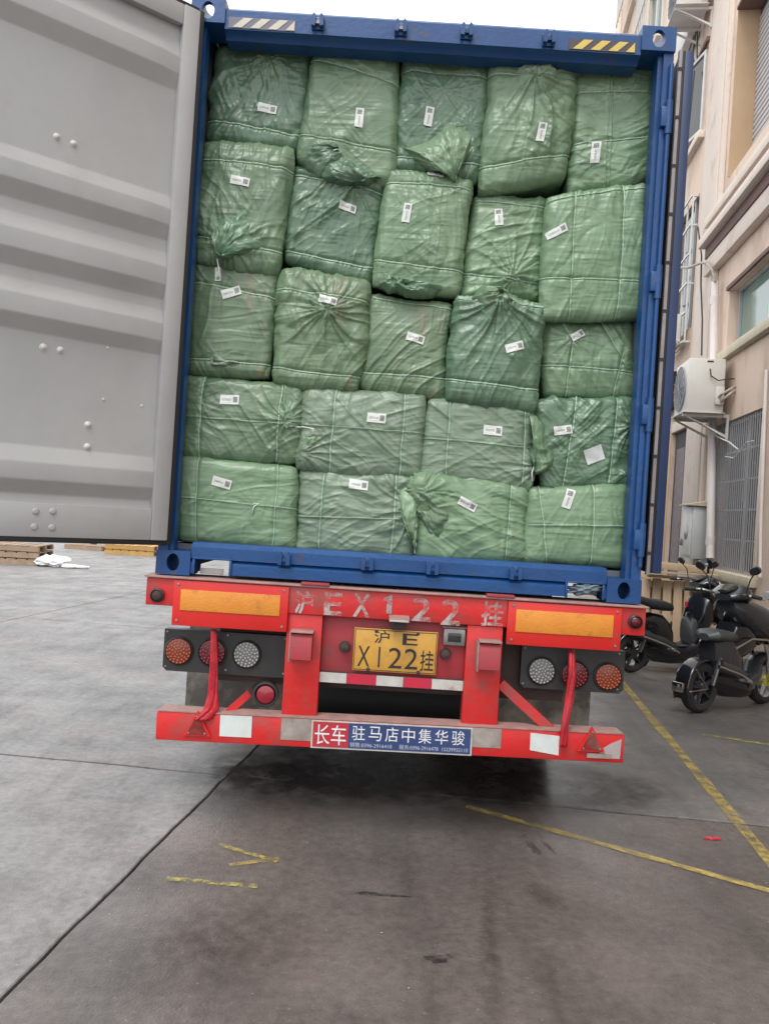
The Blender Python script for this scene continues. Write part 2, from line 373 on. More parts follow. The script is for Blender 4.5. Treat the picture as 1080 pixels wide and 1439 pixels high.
def slab(o0, o1, k0, k1, mt):
    """slab between longitudinal joints o0,o1 and cross joints k0,k1, ragged edges"""
    g = .0075; ring = []
    N = 40
    def wob(t, ph): return (math.sin(t * 7 + ph) + .6 * math.sin(t * 19 + ph * 2) + .4 * math.sin(t * 43 + ph)) * .0035
    for i in range(N): t = i / N; o = o0 + (o1 - o0) * t; ring.append(so(cross_s(k0, o) + g * 2.8 + wob(o, k0), o + (g if i == 0 else 0)))
    for i in range(N): t = i / N; o = o1; ss = cross_s(k0, o) + (cross_s(k1, o) - cross_s(k0, o)) * t; ring.append(so(ss + (g if i == 0 else 0), o - g + wob(ss, o1)))
    for i in range(N): t = i / N; o = o1 + (o0 - o1) * t; ring.append(so(cross_s(k1, o) - g + wob(o, k1), o))
    for i in range(N): t = i / N; o = o0; ss = cross_s(k1, o) + (cross_s(k0, o) - cross_s(k1, o)) * t; ring.append(so(ss, o + g + wob(ss, o0)))
    n = len(ring); c = sum(ring, Vector((0, 0))) / n
    inn = [c + (p - c) * (1 - .006 / max((p - c).length, .01)) for p in ring]
    vs = [(p.x, p.y, -.02) for p in ring] + [(p.x, p.y, -.004) for p in ring] + [(p.x, p.y, 0) for p in inn]
    fs = [(i, (i + 1) % n, n + (i + 1) % n, n + i) for i in range(n)] + [(n + i, n + (i + 1) % n, 2 * n + (i + 1) % n, 2 * n + i) for i in range(n)] + [tuple(range(2 * n, 3 * n))]
    return MB().add(vs, fs).build('concrete_slab', mt, g_root)
K = 4.565
ol = [-40, -28, -20, -14.5, -10, -5.85, -1.46, 3.02]
kl = [-12, -4.5, 0, K, K + 4.9, K + 9.8, K + 14.7, K + 19.6, K + 26, K + 40, K + 70]
for i in range(len(ol) - 1):
    for j in range(len(kl) - 1):
        if j < 1 and i < 4: continue
        last = i == len(ol) - 2
        mt = M['slab_near'] if (last and j <= 2) else M['slab_right'] if last else M['slab_pale']
        slab(ol[i], ol[i + 1], kl[j], kl[j + 1], mt)
# painted lines: thin sheets on the slabs
def stripe(name, pts, w, m, label, parent=None):
    mb = MB(); pts = [Vector(p) for p in pts]; vs = []
    N = 24; P = []
    for a, c in zip(pts[:-1], pts[1:]):
        for i in range(N): P.append(a.lerp(c, i / N))
    P.append(pts[-1])
    for i, p in enumerate(P):
        d = (P[min(i + 1, len(P) - 1)] - P[max(i - 1, 0)]).normalized(); q = Vector((-d.y, d.x, 0)); ww = w * (1 + .1 * math.sin(i * 1.7) + .07 * math.sin(i * 4.1))
        vs += [tuple(p + q * ww / 2), tuple(p - q * ww / 2)]
    mb.add(vs, [(2 * i, 2 * i + 1, 2 * i + 3, 2 * i + 2) for i in range(len(P) - 1)])
    o = mb.build(name, m); o.location.z = .004; o['kind'] = 'structure'; o['label'] = label; return o
stripe('painted_line', [Vector((*so(3.0, 1.53), 0)), Vector((*so(14, 1.49), 0))], .075, M['yellow_line'], 'worn yellow line running back past the truck beside the scooters')
pa, pb = ground_at(655, 1134), ground_at(1080, 1253)
stripe('painted_line', [pa, pb + (pb - pa) * .8], .05, M['yellow_line'], 'yellow line running slanting from under the trailer to the right')
stripe('painted_line', [ground_at(985, 1033), ground_at(1110, 1052)], .06, M['yellow_faint'], 'short faded yellow line in front of the near scooter')
stripe('painted_line', [ground_at(303, 1187), ground_at(390, 1212)], .03, M['yellow_faint'], 'upper stroke of the faded yellow arrow mark')
stripe('painted_line', [ground_at(392, 1208), ground_at(322, 1217)], .03, M['yellow_line'], 'lower stroke of the faded yellow arrow mark')
stripe('painted_line', [ground_at(234, 1236), ground_at(362, 1247)], .034, M['yellow_faint'], 'short faded yellow dash below the arrow mark')
M['stain'] = worn_paint('oil_stain', (.03, .026, .024), 14, .40, .64, .4)
M['scuff'] = worn_paint('tyre_scuff', (.06, .05, .046), 7, .40, .85, .5, (1, 1, 1))
def blot(px, py, rx, ry, ang, m, label):
    c = ground_at(px, py); vs = [(c.x, c.y, 0)]; N = 26
    for i in range(N):
        t = 2 * math.pi * i / N; r = 1 + .22 * math.sin(3 * t + px) + .12 * math.sin(7 * t + py); x, y = math.cos(t) * rx * r, math.sin(t) * ry * r
        vs.append((c.x + x * math.cos(ang) - y * math.sin(ang), c.y + x * math.sin(ang) + y * math.cos(ang), 0))
    o = MB().add(vs, [(0, 1 + i, 1 + (i + 1) % N) for i in range(N)]).build('ground_stain', m); o.location.z = .003
    o['kind'] = 'structure'; o['label'] = label; return o
blot(616, 1348, .055, .025, .3, M['stain'], 'small dark oil spot near the front of the yard')
blot(530, 1258, .12, .014, 0, M['stain'], 'thin dark smear in the middle of the yard')
blot(745, 1187, .02, .13, .15, M['scuff'], 'tyre scuff beside the slanting yellow line')
blot(765, 1185, .015, .12, .15, M['scuff'], 'narrow tyre scuff beside the slanting yellow line')
# wet concrete behind the bumper with the trailer's shade painted in, edges fading out
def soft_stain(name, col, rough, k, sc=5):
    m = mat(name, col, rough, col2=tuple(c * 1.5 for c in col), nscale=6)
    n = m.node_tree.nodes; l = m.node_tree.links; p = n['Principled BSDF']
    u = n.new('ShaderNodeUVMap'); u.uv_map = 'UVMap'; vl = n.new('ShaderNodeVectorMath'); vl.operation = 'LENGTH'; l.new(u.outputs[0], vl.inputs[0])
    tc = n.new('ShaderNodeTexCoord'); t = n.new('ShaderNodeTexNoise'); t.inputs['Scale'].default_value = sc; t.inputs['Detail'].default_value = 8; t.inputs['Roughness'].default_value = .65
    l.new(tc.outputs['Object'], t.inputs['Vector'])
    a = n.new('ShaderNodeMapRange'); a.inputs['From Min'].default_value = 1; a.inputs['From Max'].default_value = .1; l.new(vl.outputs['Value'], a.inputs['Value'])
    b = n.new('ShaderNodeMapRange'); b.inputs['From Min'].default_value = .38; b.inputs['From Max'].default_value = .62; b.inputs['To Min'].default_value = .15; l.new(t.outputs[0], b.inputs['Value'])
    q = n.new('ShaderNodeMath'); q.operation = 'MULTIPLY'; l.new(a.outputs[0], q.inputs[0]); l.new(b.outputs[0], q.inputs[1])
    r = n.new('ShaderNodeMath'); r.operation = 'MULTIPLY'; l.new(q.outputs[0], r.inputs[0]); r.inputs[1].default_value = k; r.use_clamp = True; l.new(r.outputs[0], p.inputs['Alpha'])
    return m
M['damp_shade'] = soft_stain('damp_shade_concrete', (.022, .019, .018), .3, 1.5)
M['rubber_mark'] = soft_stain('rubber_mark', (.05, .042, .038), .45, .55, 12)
def patch(px, py, rx, ry, ang, m, label, z=.0025):
    c = ground_at(px, py); N = 28; vs = [(c.x, c.y, 0)]; uvs = [(0, 0)]
    for i in range(N):
        t = 2 * math.pi * i / N; x, y = math.cos(t) * rx, math.sin(t) * ry; uvs.append((math.cos(t), math.sin(t)))
        vs.append((c.x + x * math.cos(ang) - y * math.sin(ang), c.y + x * math.sin(ang) + y * math.cos(ang), 0))
    o = MB().add(vs, [(0, 1 + i, 1 + (i + 1) % N) for i in range(N)]).build('ground_stain', m, uvs=uvs); o.location.z = z
    o['kind'] = 'structure'; o['label'] = label; return o
patch(440, 1092, 1.0, .55, .1, M['damp_shade'], 'wet concrete with painted shade under the left half of the bumper')
patch(760, 1104, .95, .50, .1, M['damp_shade'], 'wet concrete with painted shade under the right half of the bumper', .0015)
patch(600, 1075, 1.3, .9, 0, M['damp_shade'], 'painted shade on the wet concrete below the trailer', .0035)
patch(765, 1262, .09, .16, .2, M['rubber_mark'], 'faint rubber mark below the slanting yellow line')
patch(300, 1330, .5, .35, .4, M['rubber_mark'], 'faint grey smudge left of the centre of the yard')
patch(690, 1340, .05, .8, -.12, M['rubber_mark'], 'faint tyre mark near the front of the yard')
# litter
def crumple(name, px, py, r, h, m, label, cat, seed=1):
    c = ground_at(px, py); bm = bmesh.new(); bmesh.ops.create_icosphere(bm, subdivisions=3, radius=1)
    rnd = random.Random(seed)
    ph = [rnd.uniform(0, 6) for _ in range(6)]
    for v in bm.verts:
        k = 1 + .28 * math.sin(v.co.x * 5 + ph[0]) * math.sin(v.co.y * 6 + ph[1]) + .15 * math.sin(v.co.z * 11 + v.co.x * 9 + ph[2])
        v.co = Vector((c.x + v.co.x * r[0] * k, c.y + v.co.y * r[1] * k, max(0.003, h * .45 + v.co.z * h * .6 * k)))
    o = MB().bm(bm).build(name, m, smooth=True); tag(o, label, cat); return o
crumple('plastic_rag', 74, 796, (.35, .30), .22, M['rag'], 'white crumpled plastic bag lying on the yard below the open door', 'plastic bag', 3)
crumple('plastic_rag', 96, 798, (.42, .16), .07, M['rag'], 'thin white plastic scrap trailing right of the crumpled bag', 'plastic scrap', 5)
M['litter_red'] = mat('litter_red', (.55, .03, .05), .5)
crumple('red_wrapper', 1000, 1180, (.045, .012), .012, M['litter_red'], 'small red wrapper lying between the two yellow lines', 'litter', 8)
for i, (px, py) in enumerate([(536, 1312), (574, 1390), (1076, 1242), (432, 1186), (195, 1251), (1012, 1104)]):
    crumple('paper_crumb', px, py, (.005, .003), .003, M['rag'], ['tiny white crumb in the middle of the yard', 'tiny white crumb at the front of the yard', 'tiny pale crumb at the right end of the slanting line',
        'tiny pale crumb right of the yellow arrow mark', 'tiny pale crumb left of the yellow dash', 'tiny pale crumb on the long yellow line'][i], 'litter', i)

# ------------------------------------------------------------------ far pallets at the left
def pallet_flat(px, py, w, d, layers, mk, label, yaw=.1):
    c = ground_at(px, py); root = empty('wooden_pallet', c, label, 'pallet')
    Mx = Matrix.Translation(c) @ Matrix.Rotation(yaw, 4, 'Z')
    for k in range(layers):
        z = k * .145
        for yy in (-.5, 0, .5):
            MB(Mx).box(-w / 2, w / 2, yy * (d - .1) - .05, yy * (d - .1) + .05, z, z + .1).build('bearer', mk, root)
        n = 6
        for i in range(n):
            x = -w / 2 + (i + .5) * w / n
            MB(Mx).box(x - w / n * .42, x + w / n * .42, -d / 2, d / 2, z + .102, z + .124).build('board', mk, root)
    return root
pallet_flat(20, 790, 1.35, 1.1, 3, M['palletgrey'], 'stack of grey brown wooden pallets seen below the open door', .12)
pallet_flat(188, 779, 1.35, 1.0, 2, M['palletorange'], 'orange wooden pallet lying in the far left of the yard', .05)
pallet_flat(130, 772, 1.2, 1.0, 1, M['palletgrey'], 'single flat dark pallet behind the white plastic', -.2)

# ------------------------------------------------------------------ noise
def _h(i, j, k):
    h = (i * 374761393 + j * 668265263 + k * 2147483647 * 0 + k * 1274126177) & 0xffffffff
    h = ((h ^ (h >> 13)) * 1274126177) & 0xffffffff
    return ((h ^ (h >> 16)) & 0xffff) / 65535.0
def vn(x, y, seed=0):
    x = np.asarray(x, float); y = np.asarray(y, float)
    xi = np.floor(x).astype(np.int64); yi = np.floor(y).astype(np.int64); fx = x - xi; fy = y - yi
    fx = fx * fx * fx * (fx * (fx * 6 - 15) + 10); fy = fy * fy * fy * (fy * (fy * 6 - 15) + 10)
    a = _h(xi, yi, seed); b_ = _h(xi + 1, yi, seed); c = _h(xi, yi + 1, seed); d = _h(xi + 1, yi + 1, seed)
    return (a * (1 - fx) + b_ * fx) * (1 - fy) + (c * (1 - fx) + d * fx) * fy
def fbm(x, y, seed=0, o=3):
    r = 0; a = .5; t = 0
    for k in range(o): r = r + a * vn(x * 2 ** k, y * 2 ** k, seed + k * 17); t += a; a *= .5
    return r / t
def ridge(n_, p=2.0): return (1 - np.abs(2 * n_ - 1)) ** p

# ------------------------------------------------------------------ bales
def bale_mat(name, c1, c2, streak, rough, rot=35):
    m = mat(name, c1, rough, col2=c2, nscale=6, amt=1.1, rand=.16)
    nt = m.node_tree; n = nt.nodes; l = nt.links; p = n['Principled BSDF']
    tc = n.new('ShaderNodeTexCoord')
    # faint tint of the goods showing through, in long streaks
    src = p.inputs['Base Color'].links[0].from_socket
    mp = n.new('ShaderNodeMapping'); mp.inputs['Scale'].default_value = (9, 2, 1.6); l.new(tc.outputs['Object'], mp.inputs[0])
    t = n.new('ShaderNodeTexNoise'); t.inputs['Scale'].default_value = 1.6; t.inputs['Detail'].default_value = 5; l.new(mp.outputs[0], t.inputs['Vector'])
    r = n.new('ShaderNodeMapRange'); r.inputs['From Min'].default_value = .56; r.inputs['From Max'].default_value = .72; r.inputs['To Max'].default_value = .45
    l.new(t.outputs[0], r.inputs['Value']); mx = n.new('ShaderNodeMix'); mx.data_type = 'RGBA'; l.new(r.outputs[0], mx.inputs[0])
    l.new(src, mx.inputs[6]); mx.inputs[7].default_value = (*streak, 1); l.new(mx.outputs[2], p.inputs['Base Color'])
    # woven tape and small wrinkles
    b0 = None
    for sc, st, ds, stg in ((7, (.55, 1, 3.2), .012, .5), (18, (.4, 1, 2.6), .006, .55), (90, (1, 1, 1), .0012, .5)):
        mp = n.new('ShaderNodeMapping'); mp.inputs['Scale'].default_value = st; mp.inputs['Rotation'].default_value = (0, R(rot + sc * 2), 0); l.new(tc.outputs['Object'], mp.inputs[0])
        t = n.new('ShaderNodeTexNoise'); t.noise_type = 'RIDGED_MULTIFRACTAL' if sc < 50 else 'FBM'; t.inputs['Scale'].default_value = sc; t.inputs['Detail'].default_value = 3
        l.new(mp.outputs[0], t.inputs['Vector']); b = n.new('ShaderNodeBump'); b.inputs['Strength'].default_value = stg * 1.25; b.inputs['Distance'].default_value = ds * .8
        l.new(t.outputs[0], b.inputs['Height'])
        if b0 is not None: l.new(b0.outputs[0], b.inputs['Normal'])
        b0 = b
    l.new(b0.outputs[0], p.inputs['Normal'])
    p.inputs['Specular IOR Level'].default_value = .55
    return m
M['bale_a'] = bale_mat('bale_green', (.106, .180, .102), (.172, .258, .156), (.165, .225, .12), .36, 35)
M['bale_b'] = bale_mat('bale_green_dark', (.076, .148, .088), (.136, .220, .140), (.13, .20, .115), .31, -50)
M['bale_c'] = bale_mat('bale_green_pinkish', (.098, .162, .090), (.155, .225, .135), (.27, .16, .12), .37, 80)
M['bale_d'] = bale_mat('bale_grey_green', (.132, .195, .132), (.20, .27, .19), (.175, .235, .15), .37, -20)
def label_mat(name, code):
    m = mat(name, (.62, .64, .60), .45, col2=(.55, .57, .54), nscale=30)
    nt = m.node_tree; n = nt.nodes; l = nt.links; p = n['Principled BSDF']
    src = p.inputs['Base Color'].links[0].from_socket
    u = n.new('ShaderNodeUVMap'); u.uv_map = 'UVMap'; sp = n.new('ShaderNodeSeparateXYZ'); l.new(u.outputs[0], sp.inputs[0])
    def mth(op, a, b_=None, c=None):
        q = n.new('ShaderNodeMath'); q.operation = op
        for i, z in enumerate((a, b_, c)):
            if z is None: continue
            if isinstance(z, (int, float)): q.inputs[i].default_value = z
            else: l.new(z, q.inputs[i])
        return q.outputs[0]
    def band(v, a, b_): return mth('MULTIPLY', mth('GREATER_THAN', v, a), mth('LESS_THAN', v, b_))
    X, Y_ = sp.outputs[0], sp.outputs[1]
    t = n.new('ShaderNodeTexNoise'); t.inputs['Scale'].default_value = 1; t.inputs['Detail'].default_value = 1
    mp = n.new('ShaderNodeMapping'); mp.inputs['Scale'].default_value = (34, 14, 1); mp.inputs['Location'].default_value = (code, code, 0); l.new(u.outputs[0], mp.inputs[0]); l.new(mp.outputs[0], t.inputs['Vector'])
    blocks = mth('MULTIPLY', mth('MULTIPLY', band(X, .68, .92), band(Y_, .22, .80)), mth('GREATER_THAN', t.outputs[0], .40))
    code_ = mth('MULTIPLY', mth('MULTIPLY', band(X, .10, .60), band(Y_, .36, .62)), mth('GREATER_THAN', t.outputs[0], .50))
    small = mth('MULTIPLY', mth('MULTIPLY', band(X, .10, .60), band(Y_, .14, .22)), mth('GREATER_THAN', t.outputs[0], .5))
    tot = mth('MINIMUM', mth('ADD', mth('ADD', blocks, code_), mth('MULTIPLY', small, .4)), 1)
    tot = mth('MULTIPLY', tot, .85)
    mx = n.new('ShaderNodeMix'); mx.data_type = 'RGBA'; l.new(tot, mx.inputs[0]); l.new(src, mx.inputs[6]); mx.inputs[7].default_value = (.045, .05, .05, 1)
    l.new(mx.outputs[2], p.inputs['Base Color']); return m
LM = [label_mat('shipping_sticker', k * 3.7) for k in range(5)]

def inv_bilinear(P, q):
    TL, TR, BR, BL = [np.array(a) for a in q]; s, t = .5, .5; P = np.array(P)
    for _ in range(12):
        f = (1 - s) * (1 - t) * TL + s * (1 - t) * TR + s * t * BR + (1 - s) * t * BL - P
        ds = (1 - t) * (TR - TL) + t * (BR - BL); dt = (1 - s) * (BL - TL) + s * (BR - TR)
        J = np.array([ds, dt]).T; d = np.linalg.solve(J, -f); s += d[0]; t += d[1]
    return s, t
class Bale:
    def __init__(B, quad, Yf, label, mk='bale_a', straps=(), seams=(), fold=((60, 1.0, 16), ), ties=(), seed=0, r=.055, bulge=.022, amp=1.0):
        cxq = sum(p[0] for p in quad) / 4; cyq = sum(p[1] for p in quad) / 4
        q = [at(cxq + (x - cxq) * 1.006, cyq + (y - cyq) * 1.006, Yf) for x, y in quad]; B.q = [(p.x, p.z) for p in q]; B.Yf = Yf; B.seed = seed
        TL, TR, BR, BL = [np.array(a) for a in B.q]
        B.W = (np.linalg.norm(TR - TL) + np.linalg.norm(BR - BL)) / 2; B.H = (np.linalg.norm(TL - BL) + np.linalg.norm(TR - BR)) / 2
        B.r = min(r * .85, B.W * .2, B.H * .2); B.D = .62; B.bulge = bulge
        def samples(h):
            L1 = h - B.r; L2 = L1 + B.r * math.pi / 2
            a = np.concatenate([np.arange(-L2, L2, .0052), [L2]])
            ext = np.array([.02, .05, .1, .2, .35, B.D])
            return np.concatenate([-(L2 + ext[::-1]), a, L2 + ext])
        la, lb = samples(B.W / 2), samples(B.H / 2)
        B.la, B.lb = la, lb
        A, Bb = np.meshgrid(la, lb, indexing='ij')
        B.lines = [(B.loc(a), B.loc(c)) for a, c in straps]; B.seams = [(B.loc(a), B.loc(c)) for a, c in seams]
        B.ties = [(B.loc((x, y)), st, rad, k) for x, y, st, rad, k in ties]; B.fold = fold; B.amp = amp
        P, Nn = B.surf(A, Bb)
        B.P, B.N = P, Nn
        na, nb = A.shape
        idx = np.arange(na * nb).reshape(na, nb)
        quads = np.stack([idx[:-1, :-1], idx[1:, :-1], idx[1:, 1:], idx[:-1, 1:]], -1).reshape(-1, 4)
        verts = P.reshape(-1, 3); c = Vector((float(verts[:, 0].mean()), Yf, float(verts[:, 2].min())))
        B.root = empty('wrapped_bale', c, label, 'bale', 'green wrapped bales stacked in the container')
        m = MB(); m.v = [tuple(v) for v in verts]; m.f = [tuple(f) for f in quads.tolist()]; m.mi = [0] * len(m.f)
        rim = list(idx[:, 0]) + list(idx[-1, 1:]) + list(idx[-2::-1, -1]) + list(idx[0, -2:0:-1])
        m.f.append(tuple(int(i) for i in rim)); m.mi.append(0)
        m.build('wrapper', M[mk], B.root, smooth='all')
    def loc(B, p):          # photo measurement -> arc coordinates on the front
        w = at(p[0], p[1], B.Yf); s, t = inv_bilinear((w.x, w.z), B.q)
        return ((s * 2 - 1) * B.W / 2, (1 - t * 2) * B.H / 2)
    def prof(B, l, h):
        L1 = h - B.r; L2 = L1 + B.r * math.pi / 2; s = np.sign(l); a = np.abs(l)
        ph = np.clip((a - L1) / B.r, 0, math.pi / 2)
        x = np.where(a < L1, a, np.where(a < L2, L1 + B.r * np.sin(ph), h)) * s
        y = np.where(a < L1, 0, np.where(a < L2, B.r * (1 - np.cos(ph)), B.r + a - L2))
        return x, y, ph * s
    def disp(B, A, Bb):
        sd = B.seed; d = np.zeros_like(A)
        rim = np.clip(1 - (np.maximum(np.abs(A) - B.W / 2, np.abs(Bb) - B.H / 2)) / .08, .15, 1)
        wx = (fbm(A * 3.5 + sd, Bb * 3.5, sd + 3, 2) - .5) * .09; wy = (fbm(A * 3.5, Bb * 3.5 + sd, sd + 9, 2) - .5) * .09
        for i, (ang, am, fr) in enumerate(B.fold):
            th = R(ang); u = (A + wx) * math.cos(th) + (Bb + wy) * math.sin(th); v = -(A + wx) * math.sin(th) + (Bb + wy) * math.cos(th)
            mk = np.clip(fbm(A * 4.5 + 31 * i, Bb * 4.5 + sd * 1.3, sd + 40 + i, 2) * 2.4 - .75, 0, 1)
            f1 = ridge(vn(v * fr, u * fr * .10, sd + i * 7), 4.5); f2 = ridge(vn(v * fr * 2.6, u * fr * .24, sd + i * 7 + 3), 3.5)
            f1 = f1 + .6 * np.abs(2 * vn(v * fr * .6 + 9, u * fr * .12, sd + i * 7 + 5) - 1)
            d += am * (.25 + .75 * mk) * (f1 * .0098 + f2 * .0052)
        th = R(B.fold[0][0] + 40); u = A * math.cos(th) + Bb * math.sin(th); v = -A * math.sin(th) + Bb * math.cos(th)
        d += .007 * np.abs(2 * vn(u * 9 + wx * 30, v * 6, sd + 77) - 1) + .0055 * ridge(vn(v * 34 + wx * 60, u * 7, sd + 79), 3.0) * np.clip(fbm(A * 6, Bb * 6, sd + 81, 2) * 3 - 1.2, 0, 1)
        d += (vn(A * 3.2, Bb * 3.2, sd + 5) - .5) * .022
        for (cx, cy), st, rad, k in B.ties:
            rx, ry = A - cx, Bb - cy; rr = np.hypot(rx, ry) + 1e-4; t = np.arctan2(ry, rx)
            nn = ridge(fbm((t + 7) * k + .22 * np.sin(rr * 17 + sd), rr * 1.2 + sd, sd + 51, 2), 2.6)
            st = st if st > .85 else st * .45
            d += st * nn * .0165 * np.exp(-rr / rad) * np.clip(rr / .03, .1, 1); d += st * .016 * np.exp(-(rr / (rad * .3)) ** 2)
        def ld(a, c):
            ax, ay = a; bx, by = c; ex, ey = bx - ax, by - ay; L = math.hypot(ex, ey) + 1e-6; ex /= L; ey /= L
            rx, ry = A - ax, Bb - ay; al = rx * ex + ry * ey; return al, rx * ey - ry * ex, L
        for a, c in B.lines:
            al, pd, L = ld(a, c); on = np.clip(1 - (np.abs(al - L / 2) - L / 2 - .05) / .05, 0, 1)
            d -= on * .0065 * np.exp(-(pd / .011) ** 2)
            pk = ridge(vn(al * 46, pd * 5, sd + 61), 1.6) * np.exp(-np.abs(pd) / .045); d += on * pk * .0038
        for a, c in B.seams:
            al, pd, L = ld(a, c); on = (al > -.02) * (al < L + .02)
            d += on * .0045 * np.exp(-(pd / .006) ** 2) * np.sign(pd + .002)
        return d * B.amp * rim
    def surf(B, A, Bb, off=0.0):
        x, ya, pa = B.prof(A, B.W / 2); z, yb, pb = B.prof(Bb, B.H / 2)
        y = (ya ** 2.4 + yb ** 2.4) ** (1 / 2.4); y = np.minimum(y, B.D + B.r)
        xn, zn = x / (B.W / 2), z / (B.H / 2)
        y = y - B.bulge * (1 - np.abs(xn) ** 2.4) * (1 - np.abs(zn) ** 2.4)
        x_ = x * (1 - .035 * np.abs(zn) ** 9); z_ = z * (1 - .03 * np.abs(xn) ** 9)
        s = (x_ / (B.W / 2) + 1) / 2; t = (1 - z_ / (B.H / 2)) / 2
        TL, TR, BR, BL = [np.array(a) for a in B.q]
        XZ = ((1 - s) * (1 - t))[..., None] * TL + (s * (1 - t))[..., None] * TR + (s * t)[..., None] * BR + ((1 - s) * t)[..., None] * BL
        n = np.stack([np.sin(pa), -np.cos(pa) * np.cos(pb), np.sin(pb)], -1); n /= np.linalg.norm(n, axis=-1, keepdims=True)
        d = B.disp(A, Bb) + off
        # irregular silhouette
        wob = (fbm(A * 4 + 11, Bb * 4, B.seed + 91, 2) - .5) * .018
        P = np.stack([XZ[..., 0], B.Yf + y, XZ[..., 1]], -1) + n * d[..., None]
        P[..., 0] += wob * np.abs(xn) ** 3 * .9; P[..., 2] += wob * np.abs(zn) ** 3 * .9
        return P, n
    def ribbon(B, a, c, w=.013, name='strap', m='strap', ext=0.0, off=.0035, arc=0.0):
        a, c = np.array(B.loc(a)), np.array(B.loc(c)); e = (c - a); L = np.linalg.norm(e); e /= L; nrm = np.array([-e[1], e[0]])
        a = a - e * ext; c = c + e * ext; L += 2 * ext
        N = max(6, int(L / .006)); T = np.linspace(0, 1, N)
        cen = a[None] + (c - a)[None] * T[:, None] + nrm[None] * (arc * np.sin(math.pi * T))[:, None]
        cen = cen + nrm[None] * ((vn(T * 6, T * 0, B.seed + 5) - .5) * .006)[:, None]
        rows = []
        for k in (-.5, -.2, .2, .5):
            pp = cen + nrm * (k * w); P, _ = B.surf(pp[:, 0], pp[:, 1], off + (.0022 if abs(k) < .4 else 0)); rows.append(P)
        rows = np.stack(rows, 1); P2 = rows.reshape(-1, 3)
        f = [(i * 4 + j, i * 4 + j + 1, i * 4 + 4 + j + 1, i * 4 + 4 + j) for i in range(N - 1) for j in range(3)]
        mb = MB(); mb.v = [tuple(p) for p in P2]; mb.f = f; mb.mi = [0] * len(f)
        return mb.build(name, M[m], B.root, smooth='all')
    def sticker(B, x, y, w, h, ang, k=0, plain=False):
        """w,h in metres; ang degrees clockwise in the photo; marks at the right end"""
        c = np.array(B.loc((x, y))); th = -R(ang) ; ex = np.array([math.cos(th), math.sin(th)]); ey = np.array([-ex[1], ex[0]])
        n1, n2 = 14, 8; vs = []; uvs = []
        for i in range(n1 + 1):
            for j in range(n2 + 1):
                uu, vv = i / n1, j / n2; p = c + ex * (uu - .5) * w + ey * (vv - .5) * h; vs.append(p); uvs.append((uu, vv))
        vs = np.array(vs)
        # a stiff paper: follows the smoothed surface
        acc = 0
        for ox, oy in ((0, 0), (.012, 0), (-.012, 0), (0, .012), (0, -.012)):
            P, n = B.surf(vs[:, 0] + ox, vs[:, 1] + oy, 0); acc = acc + P[:, 1]
        P, n = B.surf(vs[:, 0], vs[:, 1], .004); yy = np.minimum(acc / 5 - .006, P[:, 1]); P[:, 1] = yy
        f = [(i * (n2 + 1) + j, (i + 1) * (n2 + 1) + j, (i + 1) * (n2 + 1) + j + 1, i * (n2 + 1) + j + 1) for i in range(n1) for j in range(n2)]
        mb = MB(); mb.v = [tuple(p) for p in P]; mb.f = f; mb.mi = [0] * len(f)
        return mb.build('shipping_label', M['tape_clean'] if plain else LM[k % 5], B.root, smooth='all', uvs=uvs)
    def flap(B, pts, knot, puff=.04, base=-.01, mk='bale_b', seed=None, k=7, name='gathered_end', tip=.0):
        """loose gathered plastic: ring fan from the knot out to the outline"""
        sd = B.seed + 5 if seed is None else seed
        K2 = np.array([*[at(knot[0], knot[1], B.Yf)[i] for i in (0, 2)]]); O = np.array([[at(x, y, B.Yf).x, at(x, y, B.Yf).z] for x, y in pts])
        cum = np.vstack([O, O[:1]]); seg = np.linalg.norm(np.diff(cum, axis=0), axis=1); tot = seg.sum(); n = max(72, int(tot / .007)); dist = np.linspace(0, tot, n, endpoint=False)
        cs = np.concatenate([[0], np.cumsum(seg)]); ox = np.interp(dist, cs, cum[:, 0]); oz = np.interp(dist, cs, cum[:, 1])
        for _ in range(2):
            ox = (np.roll(ox, 1) + ox * 2 + np.roll(ox, -1)) / 4; oz = (np.roll(oz, 1) + oz * 2 + np.roll(oz, -1)) / 4
        j = (fbm(dist * 22, dist * 0, sd, 2) - .5); ox += j * .02; oz += (fbm(dist * 22, dist * 0 + 9, sd, 2) - .5) * .02
        NR = 26; vs = []
        for i in range(NR + 1):
            q = i / NR; rad = q
            x = K2[0] + (ox - K2[0]) * rad; z = K2[1] + (oz - K2[1]) * rad
            t = np.arange(n) / n
            fo = ridge(fbm(t * n / 14.0 * (k / 7) + .5 * fbm(t * 9, np.full(n, q * 3), sd), np.full(n, q * 2.6), sd + 2, 2), 1.4) * (1 - q * .5) * min(1, q * 5)
            cr_ = ridge(fbm(x * 17, z * 17, sd + 8, 2), 1.2) * 2.2 + ridge(fbm(x * 42, z * 42, sd + 18, 2), 1.2) * .8
            hgt = base + puff * math.sin(math.pi * min(1, .18 + q * .82)) ** .7 + tip * (1 - q) + fo * puff * .34 + cr_ * .010 * math.sin(math.pi * q)
            if i == NR: hgt = np.full(n, base - .03)
            vs.append(np.stack([x, B.Yf - hgt, z], -1))
        V = np.concatenate(vs); f = [(i * n + a, i * n + (a + 1) % n, (i + 1) * n + (a + 1) % n, (i + 1) * n + a) for i in range(NR) for a in range(n)]
        mb = MB(); mb.v = [tuple(p) for p in V]; mb.f = f; mb.mi = [0] * len(f)
        return mb.build(name, M[mk], B.root, smooth='all')
    def string(B, pts, r=.0035, off=.03):
        P = [at(x, y, B.Yf - off) for x, y in pts]
        return MB().tube(P, r, 6).build('tie_string', M['string'], B.root, smooth='all')
